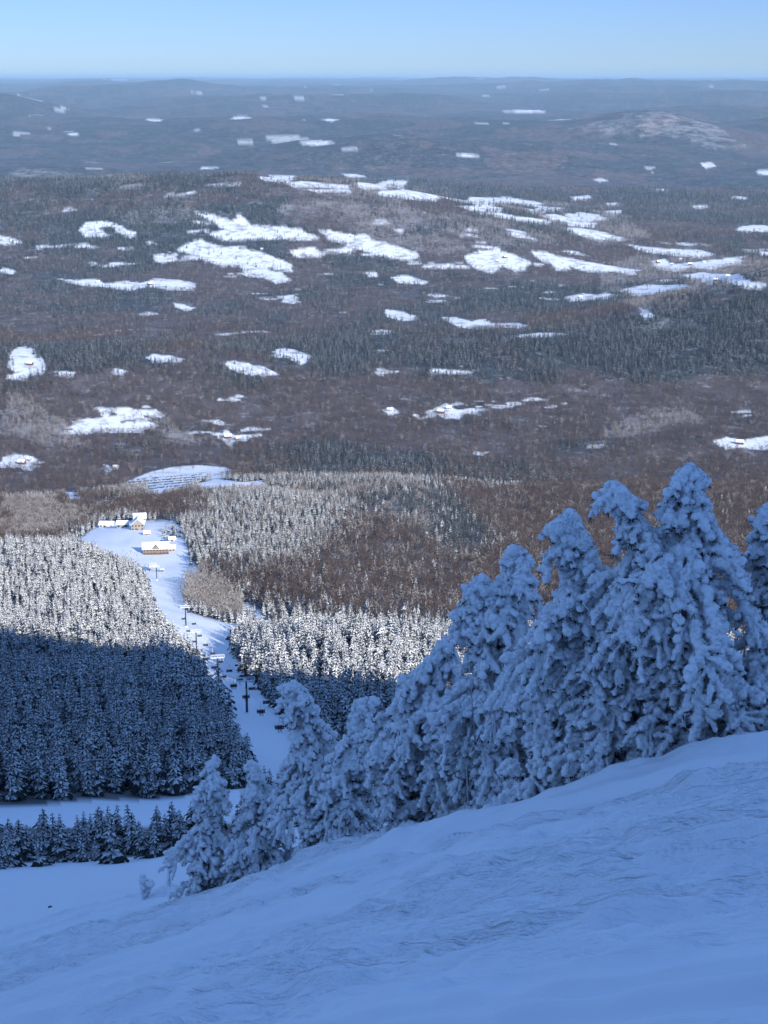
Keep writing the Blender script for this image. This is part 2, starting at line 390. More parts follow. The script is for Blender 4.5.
# ------------------------------------------------------------------ the ground, one sheet round the whole compass
def build_ground():
    th = np.radians(np.r_[np.linspace(-180, -40, 36)[:-1], np.linspace(-40, -19, 42)[:-1], np.linspace(-19, 19, NTH), np.linspace(19, 40, 42)[1:], np.linspace(40, 180, 36)[1:]])
    rr = ROWS()
    R, T = np.meshgrid(rr, th, indexing='ij')
    x = R*np.sin(T); y = R*np.cos(T)
    z = height(x, y)
    nr, nt = x.shape
    v = np.c_[x.ravel(), y.ravel(), z.ravel()]
    v = np.vstack([v, [0, 0, -EYE]])
    i = np.arange(nr-1)[:, None]*nt+np.arange(nt-1)[None]
    q = np.stack([i, i+1, i+nt+1, i+nt], -1).reshape(-1, 4)[:, ::-1]
    k = np.arange(nt-1); tri = np.stack([np.full(nt-1, nr*nt), k, k+1], -1)[:, ::-1]
    X, Y, RR = x.ravel(), y.ravel(), R.ravel()
    con = conifer_share(X, Y)
    clr = np.zeros(len(X)); jt = np.random.RandomState(5)
    dr = np.gradient(rr)[:, None].repeat(nt, 1).ravel()
    for sidx in range(4):
        ox = (-.25, .25, -.25, .25)[sidx]; oy = (-.25, -.25, .25, .25)[sidx]
        ct, st = Y/np.maximum(RR, 1), X/np.maximum(RR, 1)
        clr += cleared(X+oy*dr*st+ox*RR*.0009*ct, Y+oy*dr*ct-ox*RR*.0009*st)/4.
    clr = np.where((RR < 165) & ((np.abs(T.ravel()) < .9) | (RR < 16+4*fbm(X/6, Y/6, 2, 8))), 1., clr)  # unseen ground behind the stance kept dark to cut light bounced onto the slope
    frost = inpolys(frosts, X, Y, 40)*.6
    brush = np.clip(.5+.5*fbm(X/40, Y/40, 3, 501), 0, 1)
    a = lambda arr: np.r_[arr, 0]
    ground = mk('ground', v, [q, tri], M_ground, smooth=True, kind='structure',
       col={'open_snow': np.r_[clr.astype(float), 1], 'conifer': a(sstep(-.12, .12, con)), 'frost': a(np.maximum(frost, .25*brush)), 'range': a(RR), 'churn': a(churn(X, Y))})
    ground['label'] = 'snow covered mountainside falling to a wooded valley'
    return ground

k = N('snow_and_woods_ground')
P = k.pos()
snow = k.attr('open_snow'); con = k.attr('conifer'); fr = k.attr('frost'); rg = k.attr('range')
n1 = k.noise(.02, 5, P, .65); n2 = k.noise(.0035, 5, P, .6); n3 = k.noise(.07, 4, P, .7)
hard = k.mix(k.ramp(n1, .35, .65), (.050, .037, .035), (.105, .082, .08))
ever = k.mix(k.ramp(n1, .35, .65), (.014, .020, .022), (.045, .055, .058))
sel = k.math('ADD', con, k.ramp(n2, .35, .65, -.6, .6))
wood = k.mix(k.ramp(sel, .40, .60), hard, ever)
n4 = k.noise(.009, 6, P, .75)
wood = k.mix(k.math('MULTIPLY', fr, k.ramp(k.math('ADD', n4, k.math('MULTIPLY', n3, .3)), .56, .78, .0, 1.)), wood, (.40, .40, .42))
snow_specks = k.math('MULTIPLY', k.math('MULTIPLY', k.ramp(rg, 1800, 2600), k.ramp(rg, 9000, 16000, 1, .25)), k.ramp(k.noise(.03, 6, P, .8), .55, .66, 0, .6))  # flecks of snow showing between the trees of the farther woods
wood = k.mix(snow_specks, wood, (.42, .44, .47))
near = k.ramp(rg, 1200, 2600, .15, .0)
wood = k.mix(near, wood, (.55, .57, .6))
drift = k.mix(k.ramp(k.noise(.8, 4, P), .3, .7), SNOW, (.80, .84, .89))
scrub = k.math('MULTIPLY', k.ramp(rg, 2000, 3000), k.ramp(k.noise(.022, 6, P, .75), .50, .62, 0, .75))
drift = k.mix(scrub, drift, (.24, .22, .22))
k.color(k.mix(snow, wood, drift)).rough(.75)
def dotp(a):
    n = k.add('ShaderNodeVectorMath', operation='DOT_PRODUCT'); k.t.links.new(P, n.inputs[0]); n.inputs[1].default_value = a; return n.outputs['Value']
cx = k.add('ShaderNodeCombineXYZ'); k.set(cx.inputs[0], k.math('MULTIPLY', dotp((DX, DY, 0)), .20)); k.set(cx.inputs[1], dotp((DY, -DX, 0)))
sv = cx.outputs[0]
st1 = k.ramp(k.noise(2.3, 5, sv, .62), .47, .55); st2 = k.ramp(k.noise(6.5, 4, sv, .6), .46, .56); crumbs = k.noise(9, 5, P, .7)
hh = k.math('ADD', k.math('ADD', k.math('MULTIPLY', st1, .55), k.math('MULTIPLY', st2, .25)), k.math('MULTIPLY', crumbs, .35))
fb = k.math('MULTIPLY', k.ramp(rg, 30, 110, 1., 0.), k.ramp(k.math('ADD', k.attr('churn'), k.ramp(k.noise(.55, 3, sv, .6), .35, .65, -.5, .5)), .1, 1.1, .06, 1.))
k.bump(k.math('MULTIPLY', hh, fb), .10, 1.)
M_ground = k.m

# ------------------------------------------------------------------ light, sky, air, camera
def setup():
    cam = bpy.data.cameras.new('camera'); co = bpy.data.objects.new('camera', cam); COL.objects.link(co)
    co.location = (0, 0, 0); co.rotation_euler = (PI/2-PITCH, 0, 0)
    cam.sensor_fit = 'VERTICAL'; cam.sensor_height = 24; cam.lens = F*24/1024
    cam.clip_start = .2; cam.clip_end = 400000
    SC.camera = co
    w = bpy.data.worlds.new('World'); SC.world = w; w.use_nodes = True
    nt = w.node_tree; bg = nt.nodes['Background']
    sky = nt.nodes.new('ShaderNodeTexSky'); sky.sky_type = 'NISHITA'; sky.sun_disc = False
    sky.sun_elevation = SUN_EL; sky.altitude = 1000; sky.air_density = 1.0; sky.dust_density = 0.0; sky.ozone_density = 3.0
    # the sun stands behind and to the right of the photographer
    az = math.atan2(-S[0], -S[1])                    # compass angle from +Y towards +X
    sky.sun_rotation = az
    mx = nt.nodes.new('ShaderNodeMix'); mx.data_type = 'RGBA'; mx.blend_type = 'MULTIPLY'; mx.inputs[0].default_value = 1; 
    tc = nt.nodes.new('ShaderNodeTexCoord'); sx = nt.nodes.new('ShaderNodeSeparateXYZ'); cr = nt.nodes.new('ShaderNodeValToRGB')
    nt.links.new(tc.outputs['Generated'], sx.inputs[0]); nt.links.new(sx.outputs[2], cr.inputs[0]); nt.links.new(cr.outputs[0], mx.inputs[7])
    e = cr.color_ramp.elements; e[0].position = 0.0; e[0].color = TINT_LOW; e[1].position = .4; e[1].color = TINT_HIGH; em = e.new(.07); em.color = TINT_MID
    nt.links.new(sky.outputs[0], mx.inputs[6]); nt.links.new(mx.outputs[2], bg.inputs[0]); bg.inputs[1].default_value = SKY
    li = bpy.data.lights.new('sun', 'SUN'); li.energy = SUNE; li.angle = math.radians(.53); li.color = (1, .955, .89)
    lo = bpy.data.objects.new('sun', li); COL.objects.link(lo)
    d = Vector((S[0]*math.cos(SUN_EL), S[1]*math.cos(SUN_EL), -math.sin(SUN_EL)))
    lo.rotation_euler = d.to_track_quat('-Z', 'Y').to_euler(); lo.location = (0, 0, 300)
    SC.view_settings.view_transform = 'Standard'; SC.view_settings.look = 'None'; SC.view_settings.gamma = 1
    SC.view_settings.exposure = EXPO
    SC.render.engine = 'CYCLES'
    c = SC.cycles
    c.max_bounces = 5; c.diffuse_bounces = DB; c.glossy_bounces = 1; c.transmission_bounces = 2; c.volume_bounces = 0; c.transparent_max_bounces = 4
    c.use_denoising = True; c.sample_clamp_indirect = 4
    # the air
    m = bpy.data.materials.new('air'); m.use_nodes = True; t = m.node_tree; t.nodes.clear()
    out = t.nodes.new('ShaderNodeOutputMaterial'); pv = t.nodes.new('ShaderNodeVolumePrincipled')
    pv.inputs['Density'].default_value = HAZE; pv.inputs['Color'].default_value = HAZEC; pv.inputs['Anisotropy'].default_value = 0.0
    t.links.new(pv.outputs[0], out.inputs['Volume'])
    L = 125000.; z0, z1 = -2600., HTOP
    v = [(x, y, z) for z in (z0, z1) for x, y in ((-L, -L), (L, -L), (L, L), (-L, L))]
    f = [(0, 3, 2, 1), (4, 5, 6, 7), (0, 1, 5, 4), (1, 2, 6, 5), (2, 3, 7, 6), (3, 0, 4, 7)]
    h = mk('haze', v, np.array(f), m, kind='stuff'); h['label'] = 'thin blue winter air over the valley'
HTOP = 130.
# ------------------------------------------------------------------ trees of the woods
def frosted(name, snow_c, green, cover, tint=.25):
    k = N(name)
    r = k.add('ShaderNodeObjectInfo').outputs['Random']
    f = k.noise(9, 3, k.obj(), .7)
    s = k.attr('rime')
    base = k.mix(k.ramp(k.noise(3, 2, k.obj()), .3, .7), tuple(.6*c for c in green), green)
    w = k.mix(k.ramp(r, 0, 1), tuple(c*(1-tint) for c in snow_c), snow_c)
    m = k.math('MULTIPLY', k.ramp(s, 0, 1), k.ramp(f, cover[0], cover[1]))
    k.color(k.mix(m, base, w)).rough(.8)
    return k.m
M_rimed = frosted('rimed_needles', (.82, .83, .84), (.024, .034, .030), (.355, .52))
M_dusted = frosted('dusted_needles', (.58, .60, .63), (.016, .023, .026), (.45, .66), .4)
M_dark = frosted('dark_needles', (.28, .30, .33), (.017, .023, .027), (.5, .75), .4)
M_bark = flat('bark', (.085, .065, .052), .9)
def twigm(name, a, b):
    k = N(name); r = k.add('ShaderNodeObjectInfo').outputs['Random']; k.color(k.mix(r, a, b)).rough(.9); return k.m
M_twig = twigm('bare_twigs', (.055, .038, .033), (.125, .092, .082))
M_twig_frost = twigm('frosted_twigs', (.19, .165, .15), (.36, .33, .31))

def conifer_mesh(seed, tiers, br, wid=.2, bare=.06, lumpy=.3, under=True):
    """unit-height spruce; returns verts, quads, rime weights"""
    rg = random.Random(seed); V = []; Q = []; R = []
    lean = (rg.uniform(-.03, .03), rg.uniform(-.03, .03))
    for t in range(tiers):
        h = bare+(1-bare-.02)*(t/(tiers-.2))**.92
        L = wid*(1-h)**.8*(1+rg.uniform(-lumpy, lumpy))+.015
        nb = max(4, int(br*(1-h*.5)))
        a0 = rg.uniform(0, 6.3)
        for b in range(nb):
            if rg.random() < .08: continue
            a = a0+b*2*PI/nb+rg.uniform(-.25, .25); l = L*rg.uniform(.65, 1.25); ca, sa = math.cos(a), math.sin(a)
            w = l*rg.uniform(.30, .46)+.008; dr = l*rg.uniform(.35, .75); cx = lean[0]*h; cy = lean[1]*h
            h0 = h+.03+rg.uniform(-.01, .01)
            for lay in ((0, 1) if under else (1,)):
                i = len(V); dz = -.016 if lay == 0 else 0; ww = w*(1.25 if lay == 0 else 1); ll = l*(1.1 if lay == 0 else 1)
                pr = [(0, .35, 0), (.55, 1, -.25), (1, .35, -1)]
                for (f, wf, zf) in pr:
                    for s in (-1, 0, 1):
                        V.append((cx+ca*ll*f-sa*s*ww*wf*.5, cy+sa*ll*f+ca*s*ww*wf*.5, h0+dz+zf*dr-(abs(s)*w*.35)))
                        R.append(float(lay)*(1-.0*f))
                for u in (0, 3):
                    for s in (0, 1):
                        Q.append((i+u+s, i+u+3+s, i+u+4+s, i+u+1+s))
    # leader
    i = len(V)
    for k in range(3):
        a = k*2.1; V.append((lean[0]+.012*math.cos(a), lean[1]+.012*math.sin(a), .93)); R.append(.9)
    V.append((lean[0], lean[1], 1.0)); R.append(1)
    T = [(i, i+1, i+3), (i+1, i+2, i+3), (i+2, i, i+3)]
    return np.array(V), np.array(Q), np.array(T), np.array(R)

def trunk_mesh(r0, r1, h, n=6, seg=3, wob=0., seed=1):
    rg = random.Random(seed); V = []; Q = []
    for s in range(seg+1):
        t = s/seg; r = r0+(r1-r0)*t; ox = wob*rg.uniform(-1, 1)*t; oy = wob*rg.uniform(-1, 1)*t
        for k in range(n): V.append((ox+r*math.cos(2*PI*k/n), oy+r*math.sin(2*PI*k/n), h*t))
    for s in range(seg):
        for k in range(n): Q.append((s*n+k, s*n+(k+1) % n, s*n+n+(k+1) % n, s*n+n+k))
    return np.array(V), np.array(Q)

def hardwood_mesh(seed, nl=7, nt=6, spread=.3):
    """unit-height bare broadleaf: trunk, limbs and sprays of twigs as thin slivers"""
    rg = random.Random(seed); V = []; T = []
    def sliver(a, b, w):
        d = np.array(b)-np.array(a); s = np.cross(d, [rg.uniform(-1, 1), rg.uniform(-1, 1), rg.uniform(-1, 1)]); s = s/(np.linalg.norm(s)+1e-9)*w
        i = len(V); V.extend([tuple(np.array(a)-s), tuple(np.array(a)+s), tuple(b)]); T.append((i, i+1, i+2))
    sliver((0, 0, 0), (0, 0, .85), .018); sliver((0, 0, 0), (0, 0, .85), .018)
    for l in range(nl):
        h = .28+.5*l/nl; a = l*2.4+rg.uniform(-.4, .4); R = spread*(1.05-abs(h-.45)*1.1)*rg.uniform(.7, 1.1)
        e = (R*math.cos(a), R*math.sin(a), min(.97, h+.22+rg.uniform(0, .12)))
        sliver((0, 0, h), e, .011)
        for k in range(nt):
            f = rg.uniform(.35, 1); p = np.array([0, 0, h])*(1-f)+np.array(e)*f
            d = np.array([rg.gauss(0, 1), rg.gauss(0, 1), rg.gauss(.6, .8)]); d = d/np.linalg.norm(d)*rg.uniform(.08, .2)
            sliver(p, p+d, .016)
    return np.array(V), np.array(T)

protos = {}
def proto(key, name, parts):
    c = bpy.data.collections.new(name)
    for i, o in enumerate(parts): c.objects.link(o)
    protos[key] = c
def con_obj(name, args, mat, squash=1.):
    v, q, t, r = conifer_mesh(*args)
    tv, tq = trunk_mesh(.02, .005, .95, 5, 3, .004); q = np.vstack([q, tq+len(v)]); v = np.vstack([v, tv]); r = np.r_[r, np.zeros(len(tv))]
    return mk(name, v, [q, t], mat, smooth=False, col={'rime': r}, link=False)
proto('rimed', 'rimed_spruce_kinds', [con_obj('rimed_spruce_kind', (s, 9, 8, .25, .05, .4), M_rimed) for s in (1, 2, 3, 4)])
proto('dusted', 'dusted_spruce_kinds', [con_obj('dusted_spruce_kind', (s, 7, 6, .22, .06, .3), M_dusted) for s in (5, 6, 7)]+[con_obj('dark_spruce_kind', (8, 7, 6, .24), M_dark)])
proto('dark', 'dark_conifer_kinds', [con_obj('dark_conifer_kind', (s, 5, 5, .26, .05, .3, False), m) for s, m in ((9, M_dusted), (10, M_dark), (11, M_dark), (12, M_dark))])
def hw(name, s, mat, nl=7, nt=6):
    v, t = hardwood_mesh(s, nl, nt, .34); return mk(name, v, t, mat, link=False)
proto('bare', 'bare_hardwood_kinds', [hw('bare_hardwood_kind', s, M_twig) for s in (1, 2, 3)])
proto('tan', 'frosted_hardwood_kinds', [hw('frosted_hardwood_kind', s, M_twig_frost) for s in (4, 5)])

def scatter(name, key, pts, label):
    """pts: x y z scale spin"""
    if len(pts) == 0: return
    me = bpy.data.meshes.new(name); me.vertices.add(len(pts)); me.vertices.foreach_set('co', pts[:, :3].astype(np.float32).ravel())
    for an, c in (('scl', 3), ('rot', 4)):
        at = me.attributes.new(an, 'FLOAT', 'POINT'); at.data.foreach_set('value', pts[:, c].astype(np.float32))
    at = me.attributes.new('pick', 'INT', 'POINT'); at.data.foreach_set('value', np.random.RandomState(len(pts)).randint(0, 1000, len(pts)).astype(np.int32))
    o = bpy.data.objects.new(name, me); COL.objects.link(o)
    tag(o, label, None, None, 'stuff')
    g = bpy.data.node_groups.new(name+'_nodes', 'GeometryNodeTree')
    g.interface.new_socket('Geometry', in_out='INPUT', socket_type='NodeSocketGeometry'); g.interface.new_socket('Geometry', in_out='OUTPUT', socket_type='NodeSocketGeometry')
    n = g.nodes; gi = n.new('NodeGroupInput'); go = n.new('NodeGroupOutput'); ip = n.new('GeometryNodeInstanceOnPoints')
    ci = n.new('GeometryNodeCollectionInfo'); ci.inputs['Collection'].default_value = protos[key]; ci.inputs['Separate Children'].default_value = True; ci.inputs['Reset Children'].default_value = True
    def na(nm, t):
        a = n.new('GeometryNodeInputNamedAttribute'); a.data_type = t; a.inputs['Name'].default_value = nm; return a.outputs['Attribute']
    cx = n.new('ShaderNodeCombineXYZ'); g.links.new(na('rot', 'FLOAT'), cx.inputs[2])
    g.links.new(gi.outputs[0], ip.inputs['Points']); g.links.new(ci.outputs[0], ip.inputs['Instance']); ip.inputs['Pick Instance'].default_value = True
    g.links.new(na('pick', 'INT'), ip.inputs['Instance Index']); g.links.new(cx.outputs[0], ip.inputs['Rotation']); g.links.new(na('scl', 'FLOAT'), ip.inputs['Scale'])
    g.links.new(ip.outputs[0], go.inputs[0])
    md = o.modifiers.new('scatter', 'NODES'); md.node_group = g
    return o

def sites(r0, r1, sp, seed, half=20.5):
    rs = np.random.RandomState(seed); hx = r1*math.sin(math.radians(half))
    gx = np.arange(-hx, hx, sp); gy = np.arange(r0*.9, r1, sp); X, Y = np.meshgrid(gx, gy)
    X = X+rs.uniform(-.65, .65, X.shape)*sp; Y = Y+rs.uniform(-.65, .65, Y.shape)*sp
    X = X.ravel(); Y = Y.ravel(); R = np.hypot(X, Y)
    m = (R >= r0) & (R < r1) & (np.abs(np.arctan2(X, Y)) < math.radians(half)); X = X[m]; Y = Y[m]
    return X, Y, rs

# horizon line table, to leave out what no one standing near the stance can see
_ht = np.radians(np.linspace(-21, 21, 400)); _hr = np.exp(np.linspace(math.log(20), math.log(11000), 900))
_RR, _TT = np.meshgrid(_hr, _ht, indexing='ij')
_tan = base_z(_RR*np.sin(_TT), _RR*np.cos(_TT))/_RR
_mx = np.maximum.accumulate(_tan, 0)
def seen(x, y, z, h, margin):
    r = np.hypot(x, y); t = np.arctan2(x, y)
    i = np.clip(np.searchsorted(_hr, r*.985)-1, 0, 899); j = np.clip(((t-_ht[0])/(_ht[1]-_ht[0])).round().astype(int), 0, 399)
    return (z+h+margin)/r > _mx[i, j]

HWZ_PX = [[(335,535),(380,508),(430,520),(500,560),(560,620),(300,612),(240,600),(300,575)], [(50,498),(90,492),(150,499),(178,494),(200,497),(203,512),(184,520),(178,517),(100,517),(70,528),(40,520)],   # bare hardwoods on the lower mountain
 [(196,560),(225,564),(270,573),(320,578),(360,560),(400,540),(440,520),(480,505),(520,500),(560,560),(560,620),(460,624),(400,620),(340,616),(268,606),(244,598),(210,578)],
 [(440,480),(500,490),(560,478),(800,478),(800,640),(560,640),(500,590),(500,540)],
 [(0,500),(60,500),(90,522),(80,536),(40,546),(0,548),(-60,548),(-60,500)], [(270,486),(330,488),(380,500),(340,498),(300,494)], [(360,530),(400,520),(450,540),(440,600),(380,600)]]
TAN_PX = [(168,588),(190,576),(206,574),(226,590),(246,606),(244,622),(216,619),(192,610)]
KNOLL_PX = [(305,494),(360,481),(420,484),(470,502),(505,545),(470,565),(430,545),(400,522),(350,512)]
knoll_p = outline(KNOLL_PX)
hwz = [outline(p) for p in HWZ_PX]; tan_p = outline(TAN_PX)

GROVE_PX = [(158,529),(176,526),(181,538),(166,541)]
grove_p = outline(GROVE_PX)
def R_(x, y): return np.hypot(x, y)
def build_woods():
    out = {k: [] for k in protos}
    cand = []
    for (r0, r1, sp, seed) in ((158, 900, 4.1, 11), (900, 2450, 5.2, 12), (2450, 4200, 8.0, 13), (4200, 6800, 11.5, 14), (6800, 9800, 19, 15)):
        X, Y, rs = sites(r0, r1, sp, seed)
        jx = X+rs.normal(0, 1, len(X))*np.where(R_(X, Y) > 2450, 7, 1.5); jy = Y+rs.normal(0, 1, len(X))*np.where(R_(X, Y) > 2450, 12, 1.5)
        k = ~cleared(jx, jy) | ((R_(X, Y) > 2450) & (rs.rand(len(X)) < .025)) | (inpolys([grove_p], X, Y, 2) & (rs.rand(len(X)) < .5))
        # the strip between the two pistes thins out at its ends
        X, Y = X[k], Y[k]; R = np.hypot(X, Y); Z = base_z(X, Y)
        th = np.arctan2(X, Y)
        gap = (R < 245) & (R > 206)
        k = ~gap & ~((R < 165) & (X > -10))
        k &= ~((R > 430) & (R < 900) & (X > -.10*Y) & (rs.rand(len(X)) < .3))
        k &= rs.rand(len(X)) > np.where(R > 2450, sstep(.1, .45, fbm(X/70, Y/110, 3, 611))*.75, sstep(.25, .6, fbm(X/16, Y/22, 2, 612))*.6)
        vs = seen(X, Y, Z, 9., np.maximum(6, R*.012)); k &= vs
        X, Y, Z, R = X[k], Y[k], Z[k], R[k]
        con = conifer_share(X, Y)+rs.uniform(-.45, .45, len(X))
        ishw = np.zeros(len(X), bool)
        low = R < 2450
        hx = X+rs.normal(0, 16, len(X)); hy = Y+rs.normal(0, 30, len(X)); knoll = inpolys([knoll_p], hx, hy, 18)
        inh = (inpolys(hwz, hx, hy, 30) & ~knoll) | (inpolys([tan_p], X, Y, 3))
        hill2 = low & (R > 1200) & (X < 60)
        ishw = np.where(low, (inh & (rs.rand(len(X)) > .10)) | (hill2 & (rs.rand(len(X)) < .16)), con < 0)
        n = len(X); u = rs.rand(n)
        H = np.where(ishw, rs.uniform(8, 13, n), rs.uniform(5.5, 11, n)*(.8+.35*u))
        H = np.where(R < 900, rs.uniform(3.8, 9.0, n)*(1+.25*fbm(X/25, Y/25, 2, 9)), H)
        H = np.where((R > 430) & (R < 900) & (X > -.16*Y), H*1.5, H); H = np.where((R > 500) & (R < 900) & (X > -.17*Y) & (X < -.09*Y), H*.95, H)
        H = np.where(R < 245, rs.uniform(2.6, 5.6, n), H)
        H = np.where(R > 2450, np.where(ishw, rs.uniform(10, 15, n), rs.uniform(12, 19, n))*np.clip(R/5200, 1, 1.6), H)
        frost = inpolys(frosts, X, Y, 40)
        tanm = inpolys([tan_p], X, Y, 3)
        rot = rs.uniform(0, 6.28, n)
        P = np.c_[X, Y, Z-.15, H, rot]
        hill3 = knoll                      # the darker knoll
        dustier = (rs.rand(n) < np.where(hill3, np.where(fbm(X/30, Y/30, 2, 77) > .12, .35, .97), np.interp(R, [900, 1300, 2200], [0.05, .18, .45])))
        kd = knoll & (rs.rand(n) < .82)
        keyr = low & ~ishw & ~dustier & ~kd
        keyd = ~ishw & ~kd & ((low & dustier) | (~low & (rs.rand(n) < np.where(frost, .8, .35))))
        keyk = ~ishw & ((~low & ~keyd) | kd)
        tan = ishw & (tanm | (hill2 & ~inh) | (frost & (rs.rand(n) < .75)) | (rs.rand(n) < np.interp(R, [900, 1500, 2400, 9000], [.10, .10, .06, .12])))
        bare = ishw & ~tan
        # bare woods stand closer together in twigs than in trunks: thicken
        if r0 < 400:
            cand = [P, keyr, tan | bare, ishw, dustier]
            for kk, m in (('tan', tan), ('bare', bare), ('dusted', keyd)): out[kk].append(P[m])
        else:
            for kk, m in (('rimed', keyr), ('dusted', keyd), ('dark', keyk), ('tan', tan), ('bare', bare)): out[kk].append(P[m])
    return out, cand
# ------------------------------------------------------------------ rime-covered summit spruces
k = N('rime_ice')
f = k.noise(7, 4, k.pos(), .6)
k.color(k.mix(k.ramp(f, .3, .7), (.88, .91, .94), (.94, .955, .97))).rough(.7)
k.bump(k.noise(38, 3, k.pos(), .7), .02, .55)
M_rime = k.m
k = N('dark_spruce_needles'); f = k.noise(20, 2, k.pos()); k.color(k.mix(k.ramp(f, .35, .65), (.014, .02, .02), (.07, .085, .09))).rough(.9)
M_needle = k.m

def ico():
    bm = bmesh.new(); bmesh.ops.create_icosphere(bm, subdivisions=1, radius=1)
    v = np.array([q.co[:] for q in bm.verts]); f = np.array([[q.index for q in p.verts] for p in bm.faces]); bm.free(); return v, f
ICO_V, ICO_F = ico()

def n3(p, s, seed):
    return (vn(p[:, 0]*s+p[:, 2]*s*.7, p[:, 1]*s-p[:, 2]*s*.6, seed)+vn(p[:, 1]*s+p[:, 2]*s*.83, p[:, 2]*s*.9-p[:, 0]*s*.5, seed+1)+vn(p[:, 2]*s*1.1, p[:, 0]*s+p[:, 1]*s*.4, seed+2))/1.7

def union(name, P, Rr, vox, rs):
    """round lumps melted into one crust"""
    P = np.asarray(P); Rr = np.asarray(Rr)
    sc = rs.uniform(.85, 1.15, (len(P), 3))
    V = (ICO_V[None]*(Rr[:, None]*sc)[:, None, :]+P[:, None, :]).reshape(-1, 3)
    Fc = (ICO_F[None]+(np.arange(len(P))*len(ICO_V))[:, None, None]).reshape(-1, 3)
    o = mk('tmp', V, Fc)
    md = o.modifiers.new('r', 'REMESH'); md.mode = 'VOXEL'; md.voxel_size = vox
    dg = bpy.context.evaluated_depsgraph_get(); ev = o.evaluated_get(dg); me = ev.to_mesh()
    n = len(me.vertices); co = np.empty(n*3, np.float32); me.vertices.foreach_get('co', co); co = co.reshape(-1, 3).astype(float)
    nm = np.empty(n*3, np.float32); me.vertices.foreach_get('normal', nm); nm = nm.reshape(-1, 3)
    lp = np.empty(len(me.loops), np.int32); me.loops.foreach_get('vertex_index', lp); q = lp.reshape(-1, 4)
    ev.to_mesh_clear(); bpy.data.objects.remove(o, do_unlink=True)
    return co, nm, q

